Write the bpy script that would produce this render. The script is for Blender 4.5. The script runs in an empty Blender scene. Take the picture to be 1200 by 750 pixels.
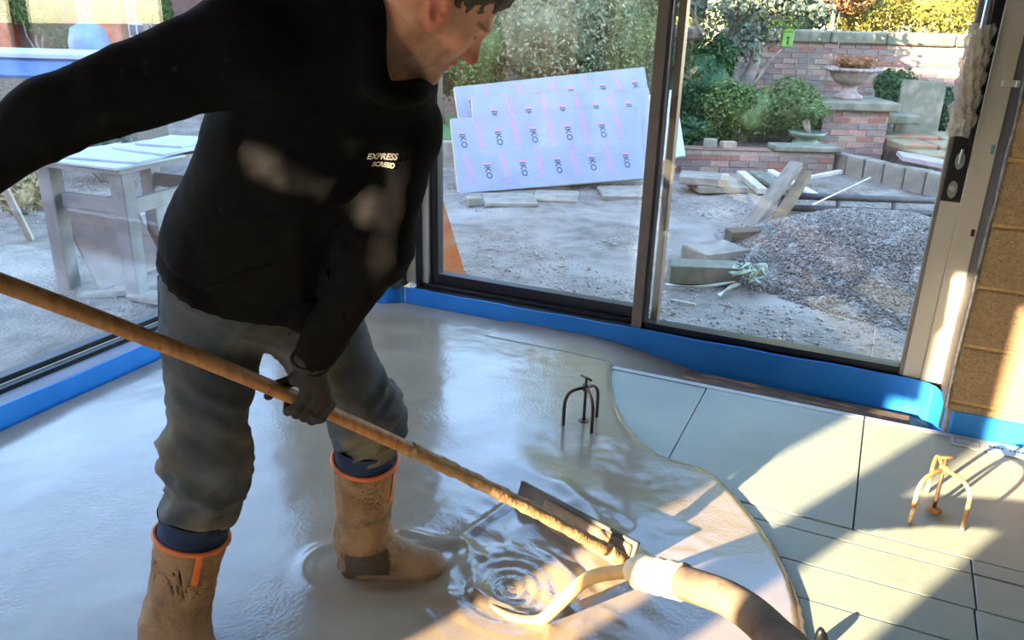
import bpy, bmesh, math, random
import numpy as np
from mathutils import Vector, Matrix, Euler
from mathutils.bvhtree import BVHTree

random.seed(7)
RNG = np.random.default_rng(11)
C = bpy.context.scene.collection
scene = bpy.context.scene

# ------------------------------------------------------------------ camera
FPX = 952.5
PITCH, ROLL, YAW = math.radians(20.893), math.radians(1.627), math.radians(23.89)
CAMH = 1.5
_cy, _sy = math.cos(YAW), math.sin(YAW)
FW = np.array([-_sy * math.cos(PITCH), _cy * math.cos(PITCH), -math.sin(PITCH)])
_r = np.array([_cy, _sy, 0.0])
_u = np.cross(_r, FW)
RT = _r * math.cos(ROLL) + _u * math.sin(ROLL)
UP = np.cross(RT, FW)
CAM = np.array([0.0, 0.0, CAMH])
E1 = np.array([_cy, _sy, 0.0])       # horizontal, to the right of the view
E2 = np.array([-_sy, _cy, 0.0])      # horizontal, away from the view

cam_data = bpy.data.cameras.new('camera')
cam_data.sensor_width = 36.0
cam_data.lens = FPX / 1200.0 * 36.0
cam_data.clip_start = 0.05
cam_data.clip_end = 300
cam = bpy.data.objects.new('camera', cam_data)
C.objects.link(cam)
M = Matrix((RT, UP, -FW)).transposed().to_4x4()
M.translation = Vector(CAM)
cam.matrix_world = M
scene.camera = cam

# ------------------------------------------------------------------ light
SUN_AZ, SUN_EL = math.radians(63.5), math.radians(15.3)
SUN_DIR = Vector((math.cos(SUN_AZ) * math.cos(SUN_EL), math.sin(SUN_AZ) * math.cos(SUN_EL), -math.sin(SUN_EL)))
world = bpy.data.worlds.new('world')
scene.world = world
world.use_nodes = True
wn = world.node_tree
wn.nodes.clear()
sky = wn.nodes.new('ShaderNodeTexSky')
sky.sky_type = 'NISHITA'
sky.sun_disc = False
sky.sun_elevation = SUN_EL
sky.sun_rotation = math.atan2(-SUN_DIR.x, -SUN_DIR.y)
sky.air_density = 1.0
sky.dust_density = 0.4
sky.ozone_density = 2.1
bg = wn.nodes.new('ShaderNodeBackground')
bg.inputs['Strength'].default_value = 1.05
wo = wn.nodes.new('ShaderNodeOutputWorld')
wn.links.new(sky.outputs[0], bg.inputs[0])
wn.links.new(bg.outputs[0], wo.inputs[0])

sun_data = bpy.data.lights.new('sun', 'SUN')
sun_data.energy = 24.0
sun_data.color = (1.0, 0.80, 0.55)
sun_data.angle = math.radians(0.6)
sun = bpy.data.objects.new('sun', sun_data)
C.objects.link(sun)
sun.rotation_euler = SUN_DIR.to_track_quat('-Z', 'Y').to_euler()
sun.location = (-6, -12, 8)

scene.view_settings.view_transform = 'Standard'
scene.view_settings.look = 'None'
scene.view_settings.gamma = 1.0
scene.view_settings.use_curve_mapping = False
scene.view_settings.exposure = 1.22

# ------------------------------------------------------------------ pixel helpers (photo frame 1200 x 750)
def ray(px, py):
    return (px - 600) / FPX * RT - (py - 375) / FPX * UP + FW
def GZ(px, py, z=0.0):                 # where the pixel's ray meets height z
    q = ray(px, py); return CAM + q * ((z - CAMH) / q[2])
def W(px, py, d):                      # where the pixel's ray is d metres away along E2
    q = ray(px, py); return CAM + q * (d / (q @ E2))
def PY(px, py, Y):                     # where the pixel's ray meets the plane y = Y
    q = ray(px, py); return CAM + q * (Y / q[1])
def A(a, d, z):                        # garden frame to world
    p = a * E1 + d * E2; return np.array([p[0], p[1], z])
def AD(p): return float(p @ E1), float(p @ E2)

GROUND = -0.2

# ------------------------------------------------------------------ materials
def lin(c):
    return tuple(((v / 255.0) / 12.92 if v / 255.0 <= 0.04045 else ((v / 255.0 + 0.055) / 1.055) ** 2.4) for v in c) + (1.0,)
MATS = {}
def mat(name, c1, c2=None, rough=0.7, scale=8.0, detail=4.0, bump=0.0, bscale=None, metal=0.0, spec=0.5, ior=1.45,
        c3=None, s3=2.0, t3=(0.45, 0.65), coat=0.0, ramp=(0.35, 0.65), sheen=0.0, subsurf=0.0, stretch=None, attr=None, translucent=0.0, rough2=None, bdist=0.02):
    if name in MATS: return MATS[name]
    m = bpy.data.materials.new(name); m.use_nodes = True
    nt = m.node_tree; N = nt.nodes; L = nt.links
    b = N['Principled BSDF']
    b.inputs['Roughness'].default_value = rough
    b.inputs['Metallic'].default_value = metal
    b.inputs['Specular IOR Level'].default_value = spec
    b.inputs['IOR'].default_value = ior
    b.inputs['Coat Weight'].default_value = coat
    b.inputs['Sheen Weight'].default_value = sheen
    b.inputs['Subsurface Weight'].default_value = subsurf
    if subsurf: b.inputs['Subsurface Radius'].default_value = (0.01, 0.004, 0.002); b.inputs['Subsurface Scale'].default_value = 1.0
    tc = N.new('ShaderNodeTexCoord')
    vec = tc.outputs['Object']
    if stretch:
        mp = N.new('ShaderNodeMapping'); mp.inputs['Scale'].default_value = stretch
        L.new(vec, mp.inputs[0]); vec = mp.outputs[0]
    def noise(s, d=detail):
        n = N.new('ShaderNodeTexNoise'); n.inputs['Scale'].default_value = s; n.inputs['Detail'].default_value = d
        L.new(vec, n.inputs['Vector']); return n.outputs['Fac']
    def mix(f, a, bb):
        x = N.new('ShaderNodeMix'); x.data_type = 'RGBA'
        L.new(f, x.inputs['Factor'])
        for s, v in ((6, a), (7, bb)):
            if isinstance(v, tuple): x.inputs[s].default_value = v
            else: L.new(v, x.inputs[s])
        return x.outputs[2]
    def rampf(f, lo, hi):
        r = N.new('ShaderNodeMapRange'); r.inputs['From Min'].default_value = lo; r.inputs['From Max'].default_value = hi
        L.new(f, r.inputs['Value']); return r.outputs[0]
    col = lin(c1)
    if attr:
        at = N.new('ShaderNodeAttribute'); at.attribute_name = attr; col = at.outputs['Color']
    if c2 is not None:
        f = rampf(noise(scale), *ramp)
        col = mix(f, col, lin(c2))
        if rough2 is not None:
            r = N.new('ShaderNodeMapRange'); r.inputs['To Min'].default_value = rough; r.inputs['To Max'].default_value = rough2
            L.new(f, r.inputs['Value']); L.new(r.outputs[0], b.inputs['Roughness'])
    if c3 is not None:
        col = mix(rampf(noise(s3, 6.0), *t3), col, lin(c3))
    if isinstance(col, tuple): b.inputs['Base Color'].default_value = col
    else: L.new(col, b.inputs['Base Color'])
    if bump:
        bp = N.new('ShaderNodeBump'); bp.inputs['Strength'].default_value = bump; bp.inputs['Distance'].default_value = bdist
        L.new(noise(bscale or scale * 2, 5.0), bp.inputs['Height']); L.new(bp.outputs[0], b.inputs['Normal'])
    if translucent:
        t = N.new('ShaderNodeBsdfTranslucent')
        if isinstance(col, tuple): t.inputs[0].default_value = col
        else: L.new(col, t.inputs[0])
        ms = N.new('ShaderNodeMixShader'); ms.inputs[0].default_value = translucent
        L.new(b.outputs[0], ms.inputs[1]); L.new(t.outputs[0], ms.inputs[2])
        L.new(ms.outputs[0], N['Material Output'].inputs[0])
    MATS[name] = m
    return m

def glass_mat(name, f0=0.06, tint=(1, 1, 1, 1)):
    m = bpy.data.materials.new(name); m.use_nodes = True
    nt = m.node_tree; N = nt.nodes; L = nt.links
    N.remove(N['Principled BSDF'])
    lw = N.new('ShaderNodeLayerWeight'); lw.inputs['Blend'].default_value = 0.5
    pw = N.new('ShaderNodeMath'); pw.operation = 'POWER'; pw.inputs[1].default_value = 5.0
    L.new(lw.outputs['Facing'], pw.inputs[0])
    ma = N.new('ShaderNodeMath'); ma.operation = 'MULTIPLY_ADD'; ma.inputs[1].default_value = 1 - f0; ma.inputs[2].default_value = f0
    L.new(pw.outputs[0], ma.inputs[0])
    tr = N.new('ShaderNodeBsdfTransparent'); tr.inputs[0].default_value = tint
    gl = N.new('ShaderNodeBsdfGlossy'); gl.inputs['Roughness'].default_value = 0.0
    ms = N.new('ShaderNodeMixShader')
    L.new(ma.outputs[0], ms.inputs[0]); L.new(tr.outputs[0], ms.inputs[1]); L.new(gl.outputs[0], ms.inputs[2])
    L.new(ms.outputs[0], N['Material Output'].inputs[0])
    MATS[name] = m
    return m

# ------------------------------------------------------------------ mesh helpers
def nrm(v):
    v = np.asarray(v, float); return v / (np.linalg.norm(v) + 1e-12)
def rotz(a): return np.array([[math.cos(a), -math.sin(a), 0], [math.sin(a), math.cos(a), 0], [0, 0, 1.0]])
def rotx(a): return np.array([[1, 0, 0], [0, math.cos(a), -math.sin(a)], [0, math.sin(a), math.cos(a)]])
def roty(a): return np.array([[math.cos(a), 0, math.sin(a)], [0, 1, 0], [-math.sin(a), 0, math.cos(a)]])
class MB:
    def __init__(s): s.v = []; s.f = []
    def add(s, vs, fs):
        o = len(s.v); s.v += [tuple(map(float, p)) for p in vs]; s.f += [tuple(i + o for i in f) for f in fs]; return s
    def box(s, c, size, R=None, jit=0.0, bev=0.0):
        sx, sy, sz = [x / 2 for x in size]
        if bev > 0:
            pts = []; b = min(bev, sx * .9, sy * .9, sz * .9)
            bm = bmesh.new(); bmesh.ops.create_cube(bm, size=1.0)
            for v in bm.verts: v.co = Vector((v.co.x * size[0], v.co.y * size[1], v.co.z * size[2]))
            bmesh.ops.bevel(bm, geom=bm.edges[:], offset=b, segments=1, affect='EDGES')
            bm.verts.index_update()
            vs = [np.array(v.co) for v in bm.verts]; fs = [tuple(v.index for v in f.verts) for f in bm.faces]; bm.free()
        else:
            vs = [np.array([x, y, z]) for x in (-sx, sx) for y in (-sy, sy) for z in (-sz, sz)]
            fs = [(0, 1, 3, 2), (4, 6, 7, 5), (0, 4, 5, 1), (2, 3, 7, 6), (0, 2, 6, 4), (1, 5, 7, 3)]
        if jit: vs = [v + np.array([random.uniform(-jit, jit) for _ in range(3)]) for v in vs]
        if R is not None: vs = [R @ v for v in vs]
        return s.add([v + np.asarray(c) for v in vs], fs)
    def bb(s, lo, hi, bev=0.0):
        lo = np.asarray(lo, float); hi = np.asarray(hi, float); return s.box((lo + hi) / 2, hi - lo, bev=bev)
    def tube(s, path, rad, seg=10, cap=True):
        P = [np.asarray(p, float) for p in path]; n = len(P)
        if np.isscalar(rad): rad = [rad] * n
        t0 = nrm(P[1] - P[0]); ref = np.array([0, 0, 1.0]) if abs(t0[2]) < .9 else np.array([1.0, 0, 0])
        nx = nrm(np.cross(t0, ref)); vs = []; fs = []
        for i in range(n):
            t = nrm(P[min(i + 1, n - 1)] - P[max(i - 1, 0)])
            nx = nrm(nx - t * (nx @ t)); ny = np.cross(t, nx)
            for k in range(seg):
                a = 2 * math.pi * k / seg; vs.append(P[i] + rad[i] * (math.cos(a) * nx + math.sin(a) * ny))
        for i in range(n - 1):
            for k in range(seg):
                k2 = (k + 1) % seg; fs.append((i * seg + k, i * seg + k2, (i + 1) * seg + k2, (i + 1) * seg + k))
        if cap: fs += [tuple(range(seg))[::-1], tuple(range((n - 1) * seg, n * seg))]
        return s.add(vs, fs)
    def lathe(s, prof, c, seg=20, R=None):
        vs = []; fs = []; n = len(prof)
        for r, z in prof:
            for k in range(seg):
                a = 2 * math.pi * k / seg; p = np.array([r * math.cos(a), r * math.sin(a), z])
                vs.append((R @ p if R is not None else p) + np.asarray(c))
        for i in range(n - 1):
            for k in range(seg):
                k2 = (k + 1) % seg; fs.append((i * seg + k, i * seg + k2, (i + 1) * seg + k2, (i + 1) * seg + k))
        fs += [tuple(range(seg))[::-1], tuple(range((n - 1) * seg, n * seg))]
        return s.add(vs, fs)
    def quad(s, a, b, c, d): return s.add([a, b, c, d], [(0, 1, 2, 3)])
    def mesh(s, name, smooth=False):
        me = bpy.data.meshes.new(name); me.from_pydata(s.v, [], s.f); me.update()
        bm = bmesh.new(); bm.from_mesh(me); bmesh.ops.recalc_face_normals(bm, faces=bm.faces[:]); bm.to_mesh(me); bm.free()
        if smooth: me.polygons.foreach_set('use_smooth', [True] * len(me.polygons))
        return me
    def build(s, name, m, parent=None, smooth=False):
        return link(name, s.mesh(name, smooth), m, parent)
def link(name, me, m, parent=None):
    o = bpy.data.objects.new(name, me); C.objects.link(o)
    if m is not None: me.materials.append(m)
    if parent is not None: setpar(o, parent)
    return o
def setpar(o, p):
    o.parent = p; o.matrix_parent_inverse = p.matrix_basis.inverted()
def tag(o, label=None, cat=None, group=None, kind=None):
    if label: o['label'] = label
    if cat: o['category'] = cat
    if group: o['group'] = group
    if kind: o['kind'] = kind
    return o
def thing(name, loc, label=None, cat=None, group=None, kind=None):
    o = bpy.data.objects.new(name, None); C.objects.link(o); o.location = Vector(loc); o.empty_display_size = 0.1
    return tag(o, label, cat, group, kind)
def np_mesh(name, V, F, m=None, parent=None, smooth=True, flip=False):
    me = bpy.data.meshes.new(name)
    F = np.asarray(F, dtype=np.int32)
    if flip: F = F[:, ::-1]
    k = F.shape[1]
    me.vertices.add(len(V)); me.vertices.foreach_set('co', np.asarray(V, dtype=np.float32).ravel())
    me.loops.add(F.size); me.loops.foreach_set('vertex_index', F.ravel())
    me.polygons.add(len(F)); me.polygons.foreach_set('loop_start', np.arange(0, F.size, k, dtype=np.int32))
    me.polygons.foreach_set('loop_total', np.full(len(F), k, dtype=np.int32))
    if smooth: me.polygons.foreach_set('use_smooth', np.ones(len(F), dtype=bool))
    me.update(calc_edges=True); me.validate()
    return link(name, me, m, parent)
def colour_attr(o, cols):
    a = o.data.color_attributes.new('Col', 'FLOAT_COLOR', 'POINT')
    cc = np.ones((len(cols), 4), dtype=np.float32); cc[:, :3] = cols[:, :3]
    a.data.foreach_set('color', cc.ravel())

# numpy value noise
def _hash(i, j, k, seed):
    n = (i * 374761393 + j * 668265263 + k * 2147483647 % 1000003 * 1274126177 + seed * 144269) & 0xffffffff
    n = (n ^ (n >> 13)) * 1274126177 & 0xffffffff
    n = n ^ (n >> 16)
    return (n & 0xffff) / 65535.0
def vnoise(P, s=1.0, seed=0):
    P = np.asarray(P, dtype=np.float64) * s
    I = np.floor(P).astype(np.int64); f = P - I; f = f * f * (3 - 2 * f)
    out = 0
    for dx in (0, 1):
        for dy in (0, 1):
            for dz in (0, 1):
                w = (f[:, 0] if dx else 1 - f[:, 0]) * (f[:, 1] if dy else 1 - f[:, 1]) * (f[:, 2] if dz else 1 - f[:, 2])
                out = out + w * _hash(I[:, 0] + dx, I[:, 1] + dy, I[:, 2] + dz, seed)
    return out * 2 - 1
def fbm(P, s, seed=0, o=4):
    r = 0; a = 1.0
    for i in range(o): r = r + a * vnoise(P, s, seed + i); s *= 2.03; a *= 0.5
    return r

# signed distance pieces and a surface-nets mesher
def s_rc(a, b, r1, r2):
    a = np.asarray(a, float); b = np.asarray(b, float); ba = b - a; L2 = max(float(ba @ ba), 1e-9)
    def f(p):
        h = np.clip(((p - a) @ ba) / L2, 0, 1)
        return np.linalg.norm(p - a - h[:, None] * ba, axis=1) - (r1 + (r2 - r1) * h)
    return f
def s_el(c, R, rad):
    c = np.asarray(c, float); R = np.asarray(R, float); rad = np.asarray(rad, float)
    def f(p):
        q = (p - c) @ R.T
        k0 = np.linalg.norm(q / rad, axis=1); k1 = np.linalg.norm(q / rad ** 2, axis=1) + 1e-9
        return k0 * (k0 - 1) / k1
    return f
def smin(a, b, k):
    h = np.maximum(k - np.abs(a - b), 0) / k
    return np.minimum(a, b) - h * h * k * 0.25
def smax(a, b, k): return -smin(-a, -b, k)
def union(parts):
    def f(p):
        d = None
        for fn, k in parts:
            v = fn(p)
            d = v if d is None else smin(d, v, k)
        return d
    return f
def surf_nets(fn, lo, hi, h):
    lo = np.asarray(lo, float); hi = np.asarray(hi, float)
    n = np.ceil((hi - lo) / h).astype(int) + 1
    xs = [lo[i] + h * np.arange(n[i]) for i in range(3)]
    Fv = np.empty(n, dtype=np.float32)
    yz = np.stack(np.meshgrid(xs[1], xs[2], indexing='ij'), -1).reshape(-1, 2)
    step = max(1, 200000 // len(yz))
    for i in range(0, n[0], step):
        xx = xs[0][i:i + step]
        p = np.empty((len(xx), len(yz), 3)); p[:, :, 0] = xx[:, None]; p[:, :, 1:] = yz[None]
        Fv[i:i + step] = fn(p.reshape(-1, 3)).reshape(len(xx), n[1], n[2])
    ins = Fv < 0
    cnt = sum(ins[a:n[0] - 1 + a, b:n[1] - 1 + b, c:n[2] - 1 + c].astype(np.int8) for a in (0, 1) for b in (0, 1) for c in (0, 1))
    act = (cnt > 0) & (cnt < 8)
    ci = np.argwhere(act); idx = -np.ones(act.shape, dtype=np.int64); idx[act] = np.arange(len(ci))
    acc = np.zeros((len(ci), 3)); num = np.zeros(len(ci))
    corners = [(a, b, c) for a in (0, 1) for b in (0, 1) for c in (0, 1)]
    for i, c0 in enumerate(corners):
        for c1 in corners[i + 1:]:
            if sum(abs(x - y) for x, y in zip(c0, c1)) != 1: continue
            f0 = Fv[ci[:, 0] + c0[0], ci[:, 1] + c0[1], ci[:, 2] + c0[2]]
            f1 = Fv[ci[:, 0] + c1[0], ci[:, 1] + c1[1], ci[:, 2] + c1[2]]
            cr = (f0 < 0) != (f1 < 0)
            t = np.where(cr, f0 / np.where(cr, f0 - f1, 1), 0)
            p = np.array(c0) + t[:, None] * (np.array(c1) - np.array(c0))
            acc[cr] += p[cr]; num[cr] += 1
    V = lo + h * (ci + acc / num[:, None])
    quads = []
    for ax in range(3):
        o1, o2 = (ax + 1) % 3, (ax + 2) % 3
        sl0 = [slice(None)] * 3; sl1 = [slice(None)] * 3
        sl0[ax] = slice(0, n[ax] - 1); sl1[ax] = slice(1, n[ax])
        a0 = ins[tuple(sl0)]; a1 = ins[tuple(sl1)]
        e = np.argwhere(a0 != a1)
        e = e[(e[:, o1] > 0) & (e[:, o2] > 0) & (e[:, o1] < n[o1] - 1) & (e[:, o2] < n[o2] - 1)]
        sgn = a0[e[:, 0], e[:, 1], e[:, 2]]
        def cell(d1, d2):
            q = e.copy(); q[:, o1] -= d1; q[:, o2] -= d2; return idx[q[:, 0], q[:, 1], q[:, 2]]
        q = np.stack([cell(1, 1), cell(0, 1), cell(0, 0), cell(1, 0)], 1)
        q[~sgn] = q[~sgn][:, ::-1]
        quads.append(q)
    return V, np.concatenate(quads)
def vnormals(V, F):
    n = np.cross(V[F[:, 2]] - V[F[:, 0]], V[F[:, 3]] - V[F[:, 1]])
    N = np.zeros_like(V)
    for k in range(4): np.add.at(N, F[:, k], n)
    return N / (np.linalg.norm(N, axis=1)[:, None] + 1e-12)
def largest(V, F):
    lab = np.arange(len(V))
    while True:
        m_ = lab[F].min(1); new = lab.copy()
        for k in range(4): np.minimum.at(new, F[:, k], m_)
        new = new[new]
        if (new == lab).all(): break
        lab = new
    ids, cnt = np.unique(lab, return_counts=True); keep = lab == ids[cnt.argmax()]
    mp = np.cumsum(keep) - 1
    return V[keep], mp[F[keep[F].all(1)]]
def relax(V, F, it=2, lam=0.5):
    for _ in range(it):
        S = np.zeros_like(V); c = np.zeros(len(V))
        for k in range(4):
            for j in (1, 3):
                np.add.at(S, F[:, k], V[F[:, (k + j) % 4]]); np.add.at(c, F[:, k], 1)
        V = V + lam * (S / c[:, None] - V)
    return V
def lump(c, rad, R=None, seed=0, amp=.18, sub=3):
    bm = bmesh.new(); bmesh.ops.create_icosphere(bm, subdivisions=sub, radius=1); v = np.array([x.co for x in bm.verts]); f = np.array([[y.index for y in x.verts] for x in bm.faces]); bm.free()
    v = v * (1 + amp * fbm(v + seed * 7.3, 2.2, seed, 3))[:, None] * np.asarray(rad)
    if R is not None: v = v @ np.asarray(R).T
    return v + np.asarray(c), f
def text_mesh(txt, size=1.0, bold=0.0):
    cu = bpy.data.curves.new('t', 'FONT'); cu.body = txt; cu.size = size; cu.align_x = 'CENTER'; cu.align_y = 'CENTER'; cu.resolution_u = 3; cu.offset = bold
    o = bpy.data.objects.new('t', cu); C.objects.link(o)
    dg = bpy.context.evaluated_depsgraph_get(); me = o.evaluated_get(dg).to_mesh()
    vs = [np.array(v.co) for v in me.vertices]; fs = [tuple(p.vertices) for p in me.polygons]
    o.evaluated_get(dg).to_mesh_clear(); bpy.data.objects.remove(o); bpy.data.curves.remove(cu)
    return vs, fs
# ================================================================== THE SETTING
m_conc = mat('concrete', (120, 112, 104), (92, 84, 78), rough=0.9, scale=9, bump=0.5, bscale=40, c3=(70, 56, 46), s3=5, t3=(0.5, 0.62))
m_plaster = mat('render_wall', (222, 218, 210), (210, 206, 198), rough=0.9, scale=3, bump=0.2, bscale=60)
m_block = mat('concrete_block', (168, 142, 108), (150, 126, 96), rough=0.95, scale=70, bump=0.8, bscale=130, c3=(84, 70, 54), s3=160, t3=(0.60, 0.66), bdist=0.006)
m_mortar = mat('mortar', (206, 172, 122), (186, 152, 106), rough=0.95, scale=60, bump=0.5, bscale=120, bdist=0.005)
m_black = mat('black_powder_coat', (22, 23, 26), rough=0.35)
m_alu = mat('pale_aluminium', (196, 192, 182), (182, 178, 168), rough=0.42, metal=0.25, scale=3)
m_taupe = mat('taupe_frame', (132, 122, 110), (118, 110, 100), rough=0.45, scale=4)
m_bronze = mat('bronze_frame', (120, 92, 60), (98, 74, 50), rough=0.4, metal=0.3, scale=5)
m_glass = glass_mat('window_glass', 0.055)
m_blue = mat('blue_foam', (36, 132, 212), (24, 120, 202), rough=0.55, scale=6, bump=0.05, bscale=30)
m_board = mat('board_facing', (152, 159, 146), (142, 150, 138), rough=0.5, scale=2.5, bump=0.08, bscale=25, c3=(160, 163, 144), s3=4, t3=(0.5, 0.8))
m_boardcore = mat('board_core', (206, 186, 140), rough=0.9)
m_membrane = mat('grey_membrane', (48, 44, 42), (64, 58, 54), rough=0.6, scale=20)
m_ceil = mat('ceiling_board', (190, 186, 182), (182, 178, 174), rough=0.9, scale=2)
m_cream = mat('cream_profile', (206, 196, 172), (188, 176, 150), rough=0.6, scale=8)

YB, YR, XL = 3.54, 3.29, -2.77      # back strip face, right wall face, left strip face
floor = tag(MB().bb((-3.0, -1.9, -0.26), (2.9, 3.75, -0.07)).build('floor', m_conc), kind='structure')

# insulation boards laid on the floor, seams as in the photo
GAP = 0.0022
seams = [(-2.74, -1.14, 2.425, 3.275), (-1.14, -0.512, 2.425, 3.275), (-0.512, 0.121, 2.425, 3.275), (0.121, 1.32, 2.425, 3.275), (1.32, 2.52, 2.425, 3.275),
         (-2.74, -0.75, 2.35, 2.425), (-0.75, 0.452, 2.35, 2.425), (0.452, 1.65, 2.35, 2.425), (1.65, 2.52, 2.35, 2.425),
         (-2.74, -0.75, 2.18, 2.35), (-0.75, 0.452, 2.18, 2.35), (0.452, 1.65, 2.18, 2.35), (1.65, 2.52, 2.18, 2.35),
         (-2.74, -0.75, 2.015, 2.18), (-0.75, 0.446, 2.015, 2.18), (0.446, 1.65, 2.015, 2.18), (1.65, 2.52, 2.015, 2.18)]
y = 2.015
k = 0
while y > -1.6:
    y2 = y - 0.6
    for x0 in np.arange(-2.74 - 0.6 * (k % 2), 2.5, 1.2):
        seams.append((max(x0, -2.74), min(x0 + 1.2, 2.52), max(y2, -1.75), y))
    y = y2; k += 1
for i, (x0, x1, y0, y1) in enumerate(seams):
    tilt = random.uniform(-0.002, 0.0015)
    b = MB().bb((x0 + GAP, y0 + GAP, -0.068), (x1 - GAP, y1 - GAP, tilt), bev=0.002).build('insulation_board', m_board, floor)
# foil tape along the board edge with a line of small print
m_tape = mat('pale_tape', (176, 177, 172), (160, 162, 158), rough=0.4, scale=14)
tape = MB()
for x0, x1 in ((-0.95, 0.118), (0.124, 0.43)):
    tape.bb((x0, 3.245, 0.0), (x1, 3.277, 0.0022))
tape.bb((0.43, 3.18, 0.0), (2.4, 3.276, 0.0024))
tape.build('edge_tape', m_tape, floor)
pr = MB()
for i in range(9):
    x = 0.56 + i * 0.0135
    if i == 4: continue
    pr.bb((x, 3.222, 0.0024), (x + 0.009, 3.236, 0.003))
for (xa, ya, xb, yb) in ((0.445, 3.205, 0.53, 3.207), (0.445, 3.245, 0.53, 3.247), (0.445, 3.205, 0.447, 3.247), (0.528, 3.205, 0.53, 3.247)):
    pr.bb((xa, ya, 0.0024), (xb, yb, 0.003))
pr.build('tape_print', m_membrane, floor)
# timber offcuts and dirt lying in the trough between boards and threshold
m_dirtwood = mat('muddy_timber', (110, 92, 74), (70, 58, 48), rough=0.9, scale=12, stretch=(1, 6, 6), bump=0.6, bscale=30, c3=(168, 120, 84), s3=6, t3=(0.55, 0.68))
MB().box((-0.18, 3.40, -0.05), (0.95, 0.13, 0.03), rotz(math.radians(-1.5)), bev=0.004).build('batten', m_dirtwood, floor)

# wall on the right: blockwork, each block a piece
wr = tag(MB().bb((0.405, YR + 0.012, -0.07), (2.9, 3.75, 2.45)).build('wall_right', m_mortar), kind='structure')
bm_block = None
def block_mesh(l):
    return MB().box((0, 0, 0), (l, 0.1, 0.2), bev=0.006).mesh('block')
full, cut = block_mesh(0.44), block_mesh(0.36)
for o_ in (full, cut): o_.materials.append(m_block)
zc = 0.13 - 0.232
row = 0
while zc < 2.4:
    x = 0.405 if row % 2 == 0 else 0.405 - 0.0
    first = True
    while x < 2.86:
        me = cut if (first and row % 2) else full
        l = 0.36 if me is cut else 0.44
        o = bpy.data.objects.new('block', me); C.objects.link(o)
        o.location = (x + l / 2, YR + 0.05 + random.uniform(-.002, .002), zc + 0.116)
        o.scale = (1, 1, 1.09)
        setpar(o, wr)
        x += l + 0.012; first = False
    zc += 0.232; row += 1
# dark cavity closer strip between frame and blocks, with fixing clip and tape scraps
MB().bb((0.392, YR + 0.02, 0.0), (0.407, 3.7, 2.45)).build('cavity_closer', m_membrane, wr)
m_galv = mat('galvanised_steel', (190, 188, 184), rough=0.35, metal=0.8)
cp = PY(1188, 98, YR)
clip = MB().box(cp + np.array([-0.01, -0.004, 0]), (0.05, 0.004, 0.022), bev=0.001)
clip.box(cp + np.array([0.012, -0.01, 0]), (0.012, 0.012, 0.02), bev=0.001)
clip.build('fixing_clip', m_galv, wr)
m_teal = mat('teal_tape', (70, 140, 140), rough=0.5)
c2 = PY(1163, 175, YR); MB().box(c2, (0.012, 0.012, 0.032), bev=0.002).build('tape_scrap', m_teal, wr)
c2 = PY(1140, 273, YR); MB().box(c2, (0.012, 0.012, 0.025), bev=0.002).build('tape_scrap', m_black, wr)
m_membedge = mat('crinkled_membrane', (150, 146, 138), (96, 92, 86), rough=0.5, scale=25, bump=0.8, bscale=40)
me_ = MB(); pts = []
for i in range(26):
    z = 0.1 + i * 0.09
    pts.append((0.398 + random.uniform(-.004, .004), YR + 0.004 + random.uniform(-.006, .002), z))
me_.tube(pts, 0.0065, 6); me_.build('sealant_edge', m_membedge, wr)

# side and rear walls, ceiling and roof that shade the garden
tag(MB().bb((2.6, -1.9, -0.07), (2.9, 3.28, 2.45)).build('wall_side', m_plaster), kind='structure')
tag(MB().bb((-3.05, -1.9, 2.452), (2.9, 3.75, 2.6)).build('ceiling', m_ceil), kind='structure')
rf = MB()
rf.add([(-3.05, -1.9, 2.602), (2.9, -1.9, 2.602), (2.9, 3.75, 2.602), (-3.05, 3.75, 2.602), (-3.05, 0.6, 4.9), (2.9, 0.6, 4.9)],
       [(0, 3, 2, 1), (0, 1, 5, 4), (2, 3, 4, 5), (0, 4, 3), (1, 2, 5)])
m_slate = mat('roof_slate', (84, 82, 84), (66, 64, 68), rough=0.7, scale=5)
tag(rf.build('roof', m_slate), kind='structure')
m_brickfar = mat('sunlit_tone_brick', (198, 112, 76), (176, 96, 64), rough=0.9, scale=9, bump=0.3, bscale=40, c3=(206, 136, 100), s3=3)  # orange base colour carries the sunlit tone of the house piers
tag(MB().bb((-15.0, -9.0, GROUND), (-6.6, -4.0, 6.2)).build('shade_blocker_left', m_brickfar), kind='structure')  # unseen mass added to keep the work table in shade
tag(MB().bb((-34.0, -9.0, GROUND), (-15.01, -4.0, 15.0)).build('shade_blocker_tall', m_brickfar), kind='structure')  # tall unseen block added to shade the neighbouring house
tag(MB().bb((-6.6, -4.3, GROUND), (-3.95, -4.0, 3.2)).build('glow_blocker', m_brickfar), kind='structure')  # added out of view to hide the sun glow from the side glazing
tag(MB().bb((2.95, -6.0, GROUND), (10.0, 3.2, 5.2)).build('shade_blocker_right', m_brickfar), kind='structure')  # unseen bulk added to keep low sun off the garden wall
# left wall solid end near the rear
tag(MB().bb((-3.0, -1.8, -0.07), (-2.82, -0.95, 2.45)).build('wall_left', m_plaster), kind='structure')

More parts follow.
